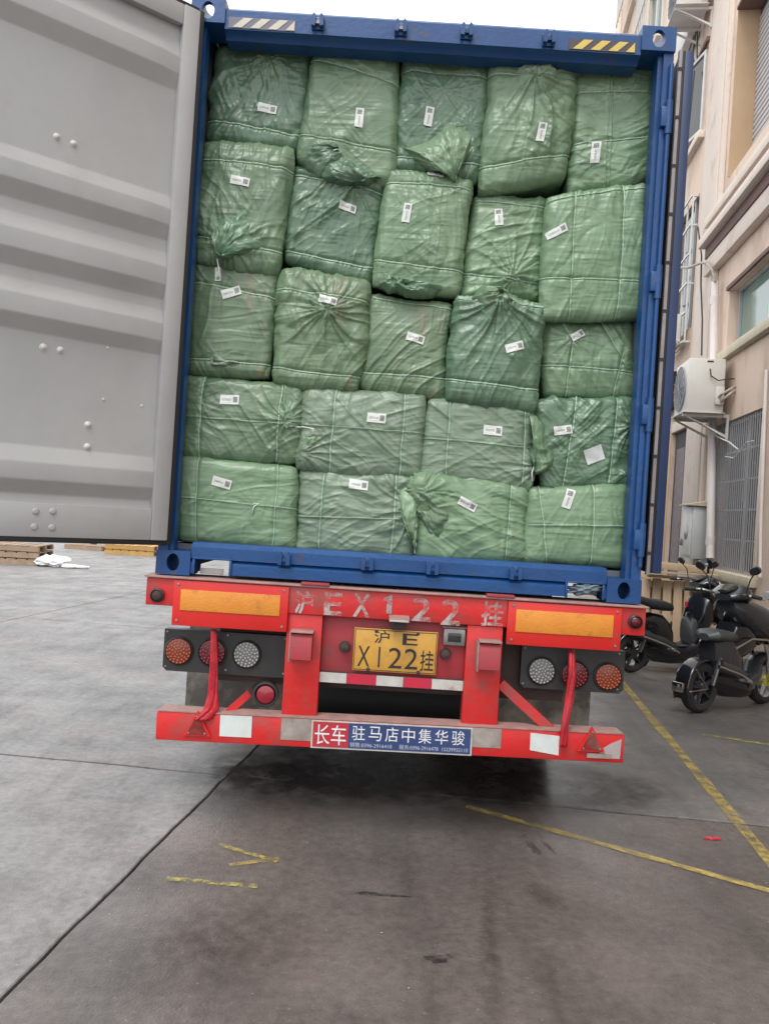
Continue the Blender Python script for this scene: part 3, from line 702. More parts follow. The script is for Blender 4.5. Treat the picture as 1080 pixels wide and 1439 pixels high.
# each bale: corners, straps, seams, folds, sticker as measured; depth of its face in metres
def mk(quad, dy, label, mk_='bale_a', h=(), v=(), seams=(), fold=((60, 1, 16),), ties=(), seed=1, st=(), flaps=(), strings=(), **kw):
    B = Bale(quad, YC + .185 + dy, label, mk_, list(h) + list(v), seams, fold, ties, seed, **kw)
    for a, c in list(h) + list(v): B.ribbon(a, c, ext=.03, w=.0078, arc=random.uniform(-.004, .004))
    for a, c in seams: B.ribbon(a, c, w=.004, name='seam', m='strap', off=.002, ext=.02)
    for i, s_ in enumerate(st): B.sticker(*s_)
    for f in flaps: B.flap(*f[:2], **(f[2] if len(f) > 2 else {}))
    for s_ in strings: B.string(s_)
    return B
# top row
mk([(309, 64), (436, 68), (421, 214), (292, 196)], .02, 'top row bale at the far left with a tied tuft and V shaped folds', 'bale_b',
   h=[((297, 172), (418, 192))], fold=((70, 1.1, 15), (112, .8, 13)), ties=((378, 88, 1.3, .22, 3.2), (372, 160, .5, .10, 3)), seed=11,
   st=[(377, 158, .098, .044, 3, 0)], flaps=[([(345, 76), (402, 80), (398, 92), (378, 104), (356, 92)], (382, 84), dict(puff=.03, mk='bale_a'))], strings=[[(378, 88), (384, 80), (390, 76)]], amp=1.15)
mk([(439, 70), (564, 74), (551, 262), (414, 226)], -.02, 'smooth top row bale, second from left, its gathered dark flap hanging below the strap', 'bale_a',
   h=[((443, 85), (560, 120)), ((418, 190), (545, 214))], fold=((100, .6, 12), (40, .5, 12)), ties=((478, 150, .35, .1, 3),), seed=12,
   st=[(505, 170, .100, .044, -90, 1)], flaps=[([(450, 233), (478, 210), (500, 232), (540, 250), (512, 264), (480, 262), (452, 252)], (503, 263), dict(puff=.05, mk='bale_b')),
   ([(424, 206), (476, 214), (482, 236), (448, 250), (416, 224)], (476, 212), dict(puff=.03, mk='bale_b'))], strings=[[(468, 212), (474, 210), (480, 213), (472, 217)]])
mk([(567, 74), (691, 86), (670, 254), (554, 236)], 0.0, 'top row middle bale with a big loose flap drooping to a point', 'bale_b',
   h=[((571, 101), (688, 111)), ((557, 222), (668, 234))], fold=((55, 1.1, 14), (120, .9, 14)), ties=((622, 130, .8, .2, 3.2), (660, 180, .7, .12, 3)), seed=13,
   st=[(602, 168, .100, .044, -86, 2)], flaps=[([(562, 206), (600, 196), (632, 170), (668, 184), (658, 218), (644, 240), (638, 266), (622, 246), (592, 236)], (637, 262), dict(puff=.055, mk='bale_a', k=6, tip=.02))], amp=1.2)
mk([(694, 88), (806, 90), (797, 250), (672, 272)], -.03, 'top row bale, second from right, crowned by a silvery tied tuft with long folds below', 'bale_a',
   h=[((692, 106), (804, 116)), ((676, 238), (795, 220))], fold=((98, 1.1, 15), (70, .7, 13)), ties=((750, 112, 1.5, .3, 4),), seed=14,
   st=[(757, 194, .098, .044, -82, 3)], flaps=[([(716, 108), (738, 104), (750, 86), (762, 92), (766, 108), (790, 112), (778, 124), (748, 128), (724, 120)], (752, 92), dict(puff=.05, mk='bale_d'))], amp=1.15)
mk([(807, 98), (924, 90), (916, 254), (798, 272)], .0, 'pale top row bale at the far right with a double stitched vertical seam', 'bale_a',
   h=[((809, 133), (920, 131)), ((802, 205), (917, 194))], seams=[((860, 97), (853, 262)), ((855, 97), (848, 262))], fold=((15, .8, 14), (160, .5, 14)), seed=15,
   st=[(834, 218, .112, .05, -86, 4)], ties=((860, 190, .3, .15, 3),))
# second row
mk([(284, 194), (413, 212), (389, 384), (273, 366)], -.02, 'second row bale beside the left post with a crumpled bag end hanging at its foot', 'bale_a',
   h=[((284, 226), (411, 241)), ((276, 334), (391, 356))], fold=((95, 1.1, 14), (75, .8, 14)), ties=((330, 350, 1.3, .2, 3.2), (320, 232, .7, .15, 3)), seed=21,
   st=[(340, 261, .098, .044, 4, 1)], flaps=[([(297, 324), (318, 300), (352, 290), (366, 318), (376, 346), (352, 362), (318, 370), (304, 352)], (310, 366), dict(puff=.06, mk='bale_b', k=8))], strings=[[(305, 364), (308, 380), (304, 392)]], amp=1.15)
mk([(413, 232), (540, 256), (521, 402), (399, 366)], .02, 'second row bale, second from left, dark and creased under the hanging flap', 'bale_b',
   h=[((414, 246), (537, 274)), ((400, 354), (522, 379))], fold=((40, 1.1, 14), (70, .9, 12)), ties=((500, 264, 1.5, .25, 3.4),), seed=22, st=[(489, 296, .09, .04, 6, 2)], amp=1.2)
mk([(544, 234), (664, 252), (643, 416), (521, 400)], -.03, 'second row middle bale, bright green with vertical grain and a small loose knot', 'bale_a',
   h=[((547, 257), (662, 268)), ((525, 366), (645, 382))], fold=((95, .8, 18), (35, .7, 12)), ties=((602, 340, .6, .12, 3),), seed=23,
   st=[(571, 303, .100, .042, -88, 3), (612, 247, .09, .035, 5, 1)], flaps=[([(556, 388), (600, 396), (628, 404), (608, 416), (572, 418), (548, 404)], (568, 402), dict(puff=.035, mk='bale_b')),
   ([(537, 382), (566, 390), (574, 408), (548, 412), (530, 398)], (560, 400), dict(puff=.02, mk='bale_b'))], strings=[[(562, 404), (567, 398), (574, 395)], [(596, 345), (602, 339), (606, 346), (598, 348)]])
mk([(666, 270), (767, 282), (761, 420), (647, 420)], .04, 'second row bale, second from right, small with wrinkles gathering to its lower corner', 'bale_a',
   h=[((663, 281), (765, 294)), ((648, 386), (760, 402))], fold=((35, 1.2, 15), (15, .8, 16)), ties=((720, 392, 1.2, .22, 3.2),), seed=24,
   st=[(699, 309, .092, .046, -98, 4)], flaps=[([(694, 384), (728, 382), (728, 398), (712, 406), (692, 402)], (716, 396), dict(puff=.03, mk='bale_a'))], amp=1.15)
mk([(768, 276), (911, 254), (905, 446), (761, 448)], -.05, 'large second row bale at the far right, strapped twice each way', 'bale_a',
   h=[((772, 284), (908, 263)), ((762, 393), (907, 397))], v=[((807, 274), (799, 446)), ((876, 262), (866, 444))], fold=((70, .8, 13), (110, .7, 12)), seed=25,
   st=[(781, 328, .10, .046, -22, 0)], ties=((820, 290, .5, .15, 3),))
# third row
mk([(268, 362), (392, 368), (378, 532), (261, 526)], .0, 'third row bale at the left post, flat mossy face with a small torn flap below', 'bale_c',
   h=[((270, 396), (389, 420)), ((264, 506), (379, 514))], fold=((85, .5, 12), (10, .4, 14)), seed=31, ties=((308, 505, .8, .1, 3),),
   st=[(326, 413, .100, .048, -20, 1), (307, 387, .075, .03, 84, 2)], flaps=[([(296, 504), (304, 494), (322, 506), (345, 512), (318, 516), (298, 520)], (302, 510), dict(puff=.025, mk='bale_d'))])
mk([(396, 378), (520, 398), (501, 552), (380, 538)], -.02, 'third row bale, second from left, with pleats falling from a tied pouch', 'bale_c',
   h=[((392, 408), (516, 426)), ((383, 518), (502, 532))], fold=((62, 1.0, 16), (115, .8, 14)), ties=((462, 440, 1.6, .26, 3.6),), seed=32,
   st=[(462, 427, .095, .042, 6, 3)], flaps=[([(420, 412), (462, 414), (500, 428), (488, 446), (462, 452), (438, 440)], (461, 448), dict(puff=.035, mk='bale_b', k=8))], strings=[[(458, 440), (461, 449), (463, 456)]], amp=1.2)
mk([(516, 414), (637, 426), (622, 560), (502, 546)], .02, 'third row middle bale with slanting creases under a folded top edge', 'bale_c',
   h=[((516, 419), (636, 434)), ((503, 524), (623, 533))], fold=((48, 1.1, 15), (100, .5, 12)), ties=((590, 500, .6, .16, 3),), seed=33, st=[(583, 478, .095, .044, 10, 4)])
mk([(640, 418), (765, 428), (750, 576), (626, 560)], -.03, 'third row bale, second from right, topped by a rosette of gathered plastic', 'bale_b',
   h=[((641, 420), (762, 436)), ((627, 534), (752, 549))], fold=((115, .9, 14), (65, .8, 15)), ties=((700, 425, 1.8, .3, 4.2),), seed=34,
   st=[(720, 491, .095, .044, -20, 0)], flaps=[([(660, 418), (676, 402), (700, 404), (712, 412), (718, 432), (700, 444), (672, 440)], (704, 414), dict(puff=.055, mk='bale_a', k=9)),
   ([(652, 424), (700, 436), (716, 440), (690, 454), (664, 446)], (708, 438), dict(puff=.03, mk='bale_b'))], strings=[[(704, 412), (710, 420), (708, 428)]], amp=1.15)
mk([(764, 446), (889, 448), (892, 561), (762, 560)], .05, 'squat third row bale at the far right with loose slanting straps', 'bale_a',
   h=[((762, 515), (891, 524))], v=[((786, 452), (802, 482)), ((802, 482), (794, 558)), ((842, 452), (872, 505)), ((872, 505), (860, 558))], fold=((80, .9, 14), (120, .6, 12)), ties=((800, 478, .9, .14, 3),), seed=35,
   st=[(808, 474, .075, .04, -28, 1)])
# fourth row
mk([(258, 526), (427, 540), (421, 650), (251, 643)], .0, 'wide fourth row bale at the left, its twisted end tucked at the right', 'bale_a',
   v=[((287, 529), (279, 644)), ((398, 538), (389, 650))], seams=[((258, 585), (392, 597))], fold=((130, .9, 15), (38, .9, 14)), ties=((404, 594, 1.3, .2, 3.4),), seed=41,
   st=[(324, 563, .100, .05, -2, 2)], flaps=[([(396, 580), (404, 562), (418, 574), (422, 600), (408, 606), (396, 598)], (400, 602), dict(puff=.035, mk='bale_b'))], strings=[[(399, 598), (397, 608), (396, 616)], [(395, 597), (410, 600), (424, 601)]])
mk([(425, 546), (600, 552), (591, 674), (418, 660)], -.01, 'wide fourth row bale, second from left, with a folded triangle at its left end', 'bale_d',
   v=[((472, 549), (462, 664)), ((570, 553), (561, 671))], seams=[((425, 598), (592, 610))], fold=((20, .7, 14), (140, .8, 13)), ties=((424, 640, 1.1, .18, 3),), seed=42,
   st=[(529, 589, .098, .05, 2, 0)], flaps=[([(424, 600), (456, 602), (462, 612), (440, 628), (424, 640)], (426, 636), dict(puff=.022, mk='bale_a'))], strings=[[(424, 600), (440, 603), (458, 607)]])
mk([(601, 560), (751, 572), (748, 690), (590, 674)], -.01, 'wide fourth row bale, second from right, its bag end twisted over the next bale', 'bale_d',
   v=[((633, 563), (626, 676)), ((739, 576), (734, 688))], seams=[((600, 616), (740, 630))], fold=((150, .8, 14), (35, .7, 13)), ties=((755, 655, 1.2, .22, 3.2),), seed=43,
   st=[(691, 606, .098, .05, 1, 3)], flaps=[([(743, 578), (756, 584), (768, 612), (778, 646), (774, 660), (750, 668), (744, 640), (752, 612)], (748, 662), dict(puff=.045, mk='bale_a', k=6))], strings=[[(750, 656), (747, 664), (747, 676)]])
mk([(752, 562), (894, 556), (890, 684), (764, 690)], .01, 'glossy fourth row bale at the far right carrying a second square sticker', 'bale_b',
   v=[((809, 566), (790, 682)), ((868, 566), (854, 680))], fold=((130, 1.2, 13), (35, 1.1, 13)), ties=((820, 620, .8, .16, 3), (885, 600, .9, .14, 3)), seed=44,
   st=[(788, 606, .096, .046, -4, 4), (832, 640, .10, .08, -18, 0, True)], amp=1.3)
# bottom row
mk([(249, 642), (418, 656), (413, 774), (246, 760)], -.02, 'wide bottom row bale at the left, flat sided with one small diagonal tuck', 'bale_a',
   v=[((278, 646), (274, 758)), ((392, 655), (383, 770))], seams=[((249, 698), (416, 716))], fold=((35, .7, 14), (15, .5, 14)), ties=((360, 710, .5, .12, 3),), seed=51,
   st=[(313, 679, .100, .05, 12, 1)], strings=[[(354, 722), (357, 712), (364, 708), (356, 708)]])
mk([(420, 658), (586, 672), (583, 784), (414, 776)], .0, 'wide bottom row bale, second from left, glossy with a loose bag end at the right', 'bale_d',
   v=[((456, 660), (447, 774)), ((557, 671), (549, 782))], seams=[((420, 726), (556, 730))], fold=((165, 1.0, 14), (25, .8, 13)), ties=((582, 720, 1.3, .25, 3.4),), seed=52,
   st=[(504, 682, .100, .048, 3, 2)], flaps=[([(558, 690), (572, 680), (586, 688), (590, 742), (584, 776), (570, 750), (562, 720)], (578, 762), dict(puff=.05, mk='bale_a', k=6))], strings=[[(580, 752), (584, 764), (582, 778)]], amp=1.15)
mk([(583, 672), (742, 684), (740, 790), (590, 784)], -.01, 'bottom row bale, second from right, with a wide loose fold sweeping from its left', 'bale_a',
   v=[((718, 688), (709, 788))], fold=((160, 1.1, 13), (30, 1.0, 12)), ties=((590, 690, 1.6, .35, 3.4),), seed=53,
   st=[(655, 709, .095, .046, 26, 0)], flaps=[([(590, 676), (624, 672), (640, 700), (648, 740), (622, 774), (604, 760), (586, 726)], (588, 706), dict(puff=.045, mk='bale_a', k=6))], strings=[[(588, 708), (586, 716), (592, 726)], [(588, 704), (604, 694), (620, 688)]], amp=1.15)
mk([(742, 686), (884, 682), (879, 800), (736, 790)], -.02, 'smooth grass green bottom row bale at the far right with one seam across', 'bale_a',
   v=[((756, 687), (767, 790)), ((834, 684), (829, 798))], seams=[((748, 738), (882, 740))], fold=((60, .4, 12), (120, .4, 12)), ties=((750, 786, .7, .14, 3),), seed=54,
   st=[(797, 702, .098, .048, -72, 3)], amp=.8)

# ------------------------------------------------------------------ the container
XL, XR, ZB, ZT = -1.128, 1.310, 1.272, 4.172
LEN = 12.19
ct = empty('shipping_container', (.09, YC, ZB), 'blue forty foot shipping container with both rear doors open, on a red trailer', 'container')
def bx(name, m, x0, x1, y0, y1, z0, z1, b=.004, parent=None, label=None):
    return MB().box(x0, x1, y0, y1, z0, z1, b=b).build(name, M[m], parent or ct, smooth=True, label=label)
cw, ch, cdp = .172, .122, .178
def casting(x0, z0, hx, hz, mir):
    """corner block with an oval hole through its outer face"""
    bm = bmesh.new(); N = 20
    cx, cz = x0 + hx, z0 + hz
    x1, z1 = x0 + cw, z0 + ch
    def ring(y, rx, rz): return [bm.verts.new((cx + rx * math.cos(2 * math.pi * i / N), y, cz + rz * math.sin(2 * math.pi * i / N))) for i in range(N)]
    y0 = YC - .012
    out = []
    for i in range(N):
        a = 2 * math.pi * (i) / N; c_, s_ = math.cos(a), math.sin(a)
        # project on the rectangle
        tx = ((x1 - cx) if c_ > 0 else (x0 - cx)) / (c_ if abs(c_) > 1e-6 else 1e-6); tz = ((z1 - cz) if s_ > 0 else (z0 - cz)) / (s_ if abs(s_) > 1e-6 else 1e-6)
        t = min(abs(tx), abs(tz)); out.append((cx + c_ * t, cz + s_ * t))
    for corner in ((x0, z0), (x1, z0), (x1, z1), (x0, z1)):
        k = min(range(N), key=lambda i: (out[i][0] - corner[0]) ** 2 + (out[i][1] - corner[1]) ** 2); out[k] = corner
    o = [bm.verts.new((p[0], y0, p[1])) for p in out]; ob = [bm.verts.new((p[0], y0 + cdp, p[1])) for p in out]
    h1 = ring(y0, .032, .044); h2 = ring(y0 + .028, .032, .044); h3 = ring(y0 + .03, .06, .052)
    h4 = ring(y0 + .13, .06, .052); top = z0 > 3
    if top:
        for v in h3 + h4: bm.verts.remove(v)
        tp = [bm.verts.new((cx + .034 * math.cos(2 * math.pi * i / N), y0 + .095 - .058 * math.sin(2 * math.pi * i / N), z1)) for i in range(N)]
    for i in range(N):
        j = (i + 1) % N
        if top: rings = ((o, h1), (h1, h2), (h2, tp))
        else: rings = ((o, h1), (h1, h2), (h2, h3), (h3, h4))
        for A, Bq in rings: bm.faces.new((A[i], A[j], Bq[j], Bq[i]))
        if top and abs(out[i][1] - z1) < 1e-5 and abs(out[j][1] - z1) < 1e-5: continue
        bm.faces.new((o[j], o[i], ob[i], ob[j]))
    if not top: bm.faces.new(h4)
    bm.faces.new(ob)
    return MB().bm(bm).build('corner_casting', M['blue'], ct, smooth=True)
casting(XL - .002, ZB - .004, .085, .063, 1); casting(XR - cw + .002, ZB - .004, .085, .063, -1)
casting(XL - .002, ZT - ch + .004, .085, .06, 1); casting(XR - cw + .002, ZT - ch + .004, .085, .06, -1)
zt0, zb1 = ZT - ch - .0, ZB + ch
# rear posts: stepped J profile
for sx, x0 in ((1, XL), (-1, XR)):
    pr = [(0, 0), (.050, 0), (.050, .022), (.072, .022), (.072, .10), (.060, .10), (.060, .125), (0, .125)]
    pts = [(x0 + sx * a, YC + .004 + c) for a, c in pr]
    MB().prism(pts, 'z', zb1 - .004, zt0 + .004).build('corner_post', M['blue'], ct, smooth=True)
    # hinge rod and knuckles on the post
    xr = x0 + sx * .012
    MB().cyl((xr, YC - .010, zb1 + .06), (xr, YC - .010, zt0 - .06), .011, 10).build('hinge_rod', M['blue'], ct, smooth=True)
    for z in (ZB + .32, ZB + .95, ZB + 1.62, ZB + 2.45):
        bx('hinge_lug', 'blue', x0 + sx * -.004, x0 + sx * .052, YC - .022, YC + .008, z - .05, z + .05)
        MB().cyl((xr, YC - .010, z - .085), (xr, YC - .010, z + .085), .017, 12).build('hinge_barrel', M['blue'], ct, smooth=True)
# header and its recessed lip
xa, xb = XL + cw, XR - cw
zh = ZT - .045
MB().prism([(YC + .0, zh), (YC + .0, zh - .095), (YC + .03, zh - .104), (YC + .05, zh - .124), (YC + .14, zh - .124), (YC + .14, zh + .02), (YC + .02, zh + .02)], 'x', xa - .003, xb + .003).build('header', M['blue'], ct, smooth=True)
MB().prism([(YC - .004, ZT - .012), (YC - .004, ZT - .028), (YC + .12, ZT - .028), (YC + .12, ZT - .012)], 'x', xa, xb) if False else None
# sill with fork slots at the ends
zs = ZB + .165
def sill_seg(x0, x1, z0, z1):
    MB().prism([(YC - .002, z0), (YC - .002, z1 - .022), (YC + .022, z1), (YC + .15, z1), (YC + .15, z0)], 'x', x0, x1).build('sill', M['blue'], ct, smooth=True)
sl = (XL + cw + .015, XL + cw + .20); srr = (XR - cw - .20, XR - cw - .015)
sill_seg(XL + cw - .002, XR - cw + .002, ZB + .085, zs)
sill_seg(XL + cw - .002, sl[0], ZB + .01, ZB + .083); sill_seg(sl[1], srr[0], ZB + .01, ZB + .083); sill_seg(srr[1], XR - cw + .002, ZB + .01, ZB + .083)
for a, c in (sl, srr):
    bx('slot_frame', 'blue', a - .006, c + .006, YC - .012, YC - .003, ZB + .082, ZB + .092, b=.002)
    for e in (a, c): bx('slot_frame', 'blue', e - .006, e + .006, YC - .012, YC - .003, ZB + .005, ZB + .0815, b=.002)
MB().box(sl[0] + .02, sl[0] + .14, YC + .05, YC + .06, ZB + .004, ZB + .034, b=.003).build('lock_plate', M['tape_white'], ct, smooth=True)
# cam keepers
def keeper(px, py, top):
    p = at(px, py, YC); x, z = p.x, p.z; root = MB().box(x - .032, x + .032, YC - .012, YC - .003, z - .032, z + .032, b=.003).build('cam_keeper', M['blue'], ct, smooth=True)
    for sx in (-1, 1):
        pts = [(x + sx * .012, z - .03), (x + sx * .03, z - .026), (x + sx * .03, z + .02), (x + sx * .018, z + .036), (x + sx * .008, z + .02)]
        MB().prism(pts, 'y', YC - .042, YC - .0125).build('keeper_lug', M['blue'], root, smooth=True)
    MB().box(x - .011, x + .011, YC - .030, YC - .0125, z - .012, z + .004).build('keeper_lug', M['steel'] if top and px in (447, 563) else M['blue'], root)
for p in ((447, 35), (563, 43), (655, 48), (770, 58)): keeper(*p, True)
for p in ((400, 786), (516, 793), (607, 799), (723, 806)): keeper(*p, False)
# warning stripes on the header
M['haz_pale'] = mat('warning_cream', (.55, .50, .42), .5, col2=(.45, .42, .36), nscale=20)
M['haz_dark'] = mat('warning_dark', (.13, .13, .17), .5)
M['haz_yel'] = mat('warning_yellow', (.62, .46, .10), .5, col2=(.5, .38, .1), nscale=20)
M['haz_brown'] = mat('warning_brown', (.06, .045, .05), .5)
def hazard(xx0, zc, w, h, mp_, md):
    base = MB().box(xx0, xx0 + w, YC - .0035, YC - .0015, zc - h / 2, zc + h / 2).build('warning_strip', M[md], ct)
    st = w / 3.75; k = .055
    for i in range(4):
        a = xx0 + .02 + i * st; pts = [(a, zc - h / 2 + .003), (a + st * .52, zc - h / 2 + .003), (min(a + st * .52 + k, xx0 + w - .003), zc + h / 2 - .003), (min(a + k, xx0 + w - .003), zc + h / 2 - .003)]
        pts = [(min(p[0], xx0 + w - .003), p[1]) for p in pts]
        MB().prism(pts, 'y', YC - .0055, YC - .004).build('warning_stripe', M[mp_], base)
p = at(322, 27, YC); hazard(p.x, zh - .062, .335, .055, 'haz_pale', 'haz_dark')
p = at(800, 63, YC); hazard(p.x - .005, zh - .062, .335, .055, 'haz_yel', 'haz_brown')
# corrugated sides, roof, floor, front wall
def corr(n, y0, y1, amp):
    out = []; pitch = (y1 - y0) / n
    for i in range(n):
        a = y0 + i * pitch
        out += [(a, 0), (a + pitch * .25, 0), (a + pitch * .5, amp), (a + pitch * .75, amp)]
    out.append((y1, 0)); return out
for sx, xo in ((1, XL + .008), (-1, XR - .008)):
    pr = corr(44, YC + .13, YC + LEN, .036)
    m_ = MB(); m_.m = 0
    outer = [(xo + sx * a, y) for y, a in pr]; inner = [(xo + sx * (a + .004), y) for y, a in pr]
    m_.prism(outer + inner[::-1], 'z', ZB + .12, ZT - .06) if False else None
    n = len(pr)
    for L, dpt in ((outer, 0), (inner, 1)):
        m_.m = dpt
        vs = [(x, y, ZB + .15) for x, y in L] + [(x, y, ZT - .06) for x, y in L]
        m_.add(vs, [(i, i + 1, n + i + 1, n + i) for i in range(n - 1)])
    m_.build('side_wall', [M['blue'], M['inside']], ct)
    bx('bottom_rail', 'blue', xo - sx * .005, xo + sx * .05, YC + .165, YC + LEN, ZB + .0, ZB + .149, b=0)
    bx('top_rail', 'blue', xo - sx * .005, xo + sx * .05, YC + .165, YC + LEN, ZT - .059, ZT - .002, b=0)
bx('roof_panel', 'blue', XL + .06, XR - .06, YC + .15, YC + LEN, ZT - .03, ZT - .022, b=0)
bx('floor_deck', 'inside', XL + .06, XR - .06, YC + .152, YC + LEN, ZB + .11, ZB + .146, b=0)
bx('front_wall', 'blue', XL + .06, XR - .06, YC + LEN - .05, YC + LEN, ZB + .147, ZT - .06, b=0)

# ------------------------------------------------------------------ left door, swung out, ribbed inner face
ang = R(38.6)                                    # leaf direction from the hinge
du = Vector((-math.cos(ang), -math.sin(ang), 0))  # along the leaf, away from the hinge
dn = Vector((math.sin(ang), -math.cos(ang), 0))   # inner face normal (towards the camera side)
H0 = Vector((XL + .066, YC - .050, 0))
DM = Matrix(((du.x, dn.x, 0, H0.x), (du.y, dn.y, 0, H0.y), (0, 0, 1, 0), (0, 0, 0, 1)))   # (along, out, z)
if dn.x < 0: dn = -dn
ZD0, ZD1 = ZB + .155, ZT - .09
WD = 1.17
door = bpy.data.objects.new('door', None); C.objects.link(door); door.parent = ct; door.location = H0 + Vector((0, 0, ZD0)) - wloc(ct)
door['label'] = 'left door leaf swung open, pale grey ribbed inside with white bolt heads'
def dz(y): return at(222, y, YC - .13).z
# inner-face profile of the ribbed sheet (height, depth)
prof = [(ZD0 + .165, -.018), (dz(705), -.030), (dz(687), .010), (dz(664), .010), (dz(643), -.034), (dz(497), -.034), (dz(478), .006), (dz(453), .006), (dz(433), -.034),
        (dz(418), -.034), (dz(398), .006), (dz(373), .006), (dz(351), -.034), (dz(334), -.034), (dz(313), .006), (dz(290), .006), (dz(270), -.034), (dz(120), -.034), (dz(98), .004), (dz(74), .004), (dz(52), -.034), (ZD1 - .10, -.034)]
prof = sorted([(z, o) for z, o in prof])
prof = [q for i, q in enumerate(prof) if i == 0 or q[0] > prof[i - 1][0] + .004]
fw = .095
m_ = MB(DM); vs = []; NX = 10
# round the rib corners
pr2 = []
for i, (z, o) in enumerate(prof):
    if 0 < i < len(prof) - 1:
        (za, oa), (zb_, ob) = prof[i - 1], prof[i + 1]; ta = min(.30, .007 / max(abs(z - za), .01)); tb = min(.30, .007 / max(abs(zb_ - z), .01))
        A = (z + (za - z) * ta, o + (oa - o) * ta); Bp = (z + (zb_ - z) * tb, o + (ob - o) * tb)
        for t in (0, .33, .67, 1): pr2.append(((1 - t) ** 2 * A[0] + 2 * t * (1 - t) * z + t * t * Bp[0], (1 - t) ** 2 * A[1] + 2 * t * (1 - t) * o + t * t * Bp[1]))
    else: pr2.append((z, o))
n = len(pr2)
for i in range(NX + 1):
    x = fw + (WD - 2 * fw) * i / NX; k = 1.0
    for z, o in pr2:
        vs.append((x, o * k if i else o * .55 - .012, z))
m_.add(vs, [(i * n + j, (i + 1) * n + j, (i + 1) * n + j + 1, i * n + j + 1) for i in range(NX) for j in range(n - 1)])
m_.build('ribbed_panel', M['door_grey'], door, smooth=True, ang=50)
MB(DM).box(fw, WD - fw, -.050, -.046, ZD0 + .1, ZD1 - .08).build('outer_skin', M['blue'], door)
for a, c in ((.012, fw), (WD - fw, WD - .012)):
    MB(DM).box(a, c, -.050, .012, ZD0 + .012, ZD1 - .012, b=.006).build('door_stile', M['door_grey'], door, smooth=True)
MB(DM).box(fw + .0005, WD - fw - .0005, -.050, .004, ZD0 + .012, ZD0 + .165, b=.004).build('door_rail', M['door_grey'], door, smooth=True)
MB(DM).box(fw + .0005, WD - fw - .0005, -.050, .004, ZD1 - .11, ZD1 - .012, b=.004).build('door_rail', M['door_grey'], door, smooth=True)
for q in ((-.016, .011, -.045, -.006, ZD0 - .004, ZD1 + .004), (WD - .011, WD + .006, -.045, -.006, ZD0 - .004, ZD1 + .004)): MB(DM).box(*q, b=.003).build('gasket', M['gasket'], door, smooth=True)
for q in ((.0115, WD - .0115, -.045, -.006, ZD0 - .012, ZD0 + .0115), (.0115, WD - .0115, -.045, -.006, ZD1 - .0115, ZD1 + .012)): MB(DM).box(*q, b=.003).build('gasket', M['gasket'], door, smooth=True)
def door_px(x, y):
    """point on the leaf's inner face seen at a photo position"""
    u, v = uv(x, y); k = u / F
    t = (k * H0.y - H0.x) / (du.x - k * du.y); Y = H0.y + du.y * t
    return t, CAMH - v / F * Y
for (px, py, r, o) in ((83, 189, .013, -.034), (107, 199, .013, -.034), (64, 487, .014, -.034), (88, 491, .013, -.034), (155, 488, .006, -.034), (149, 561, .006, -.034), (203, 570, .006, -.034), (127, 597, .014, -.034), (126, 628, .014, -.034)):
    a, z = door_px(px, py)
    MB(DM).lathe((a, o - .001, z), (0, 1, 0), [(r * 1.25, 0), (r * 1.25, .003), (r, .004), (r * .92, r * .5), (r * .55, r * .8), (0, r * .9)], 16).build('bolt_head', M['bolt'], door, smooth=True)
for (px, py) in ((50, 719), (74, 719), (48, 741), (73, 742)):
    a, z = door_px(px, py)
    MB(DM).lathe((a, .004, z), (0, 1, 0), [(.016, 0), (.012, .006), (0, .008)], 14).build('bolt_head', M['door_grey'], door, smooth=True)
# locking bars on the outer side of the leaf
for a in (.34, .92):
    MB(DM).cyl((a, -.085, ZD0 - .02), (a, -.085, ZD1 + .02), .017, 10).build('locking_bar', M['steel'], door, smooth=True)
    for z in (ZD0 + .1, ZD0 + .9, ZD0 + 1.7, ZD1 - .15): MB(DM).box(a - .05, a + .05, -.11, -.051, z - .03, z + .03, b=.004).build('bar_guide', M['blue'], door, smooth=True)

# ------------------------------------------------------------------ right door, folded back along the side
rd = bpy.data.objects.new('door', None); C.objects.link(rd); rd.parent = ct; rd.location = Vector((XR + .06, YC, ZD0)) - wloc(ct); rd['label'] = 'right door leaf folded back along the container side'
a6 = R(3.2); RM = Matrix.Translation((XR + .022, YC + .02, 0)) @ Matrix.Rotation(-a6, 4, 'Z')
RM = RM @ Matrix(((1, 0, 0, 0), (0, 1, 0, 0), (0, 0, 1, 0), (0, 0, 0, 1)))
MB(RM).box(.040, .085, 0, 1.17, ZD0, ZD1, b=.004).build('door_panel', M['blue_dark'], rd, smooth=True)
MB(RM).box(.008, .026, -.008, .02, ZD0 - .01, ZD1 + .0, b=.003).build('gasket', M['gasket_pale'], rd, smooth=True)
MB(RM).box(.0285, .0395, .0, 1.15, ZD0, ZD1, b=.002).build('gasket', M['gasket'], rd, smooth=True)
for i in range(11):
    z = ZD0 + .1 + i * (ZD1 - ZD0 - .2) / 10
    MB(RM).box(.005, .029, -.0105, -.0085, z - .008, z + .008).build('clip', M['gasket'], rd)
for i, (z0, z1) in enumerate([(ZD0 + .2 + k * .62, ZD0 + .62 + k * .62) for k in range(4)]):
    MB(RM).box(.0855, .112, .12, 1.05, z0, z1, b=.01).build('rib', M['blue_dark'], rd, smooth=True)
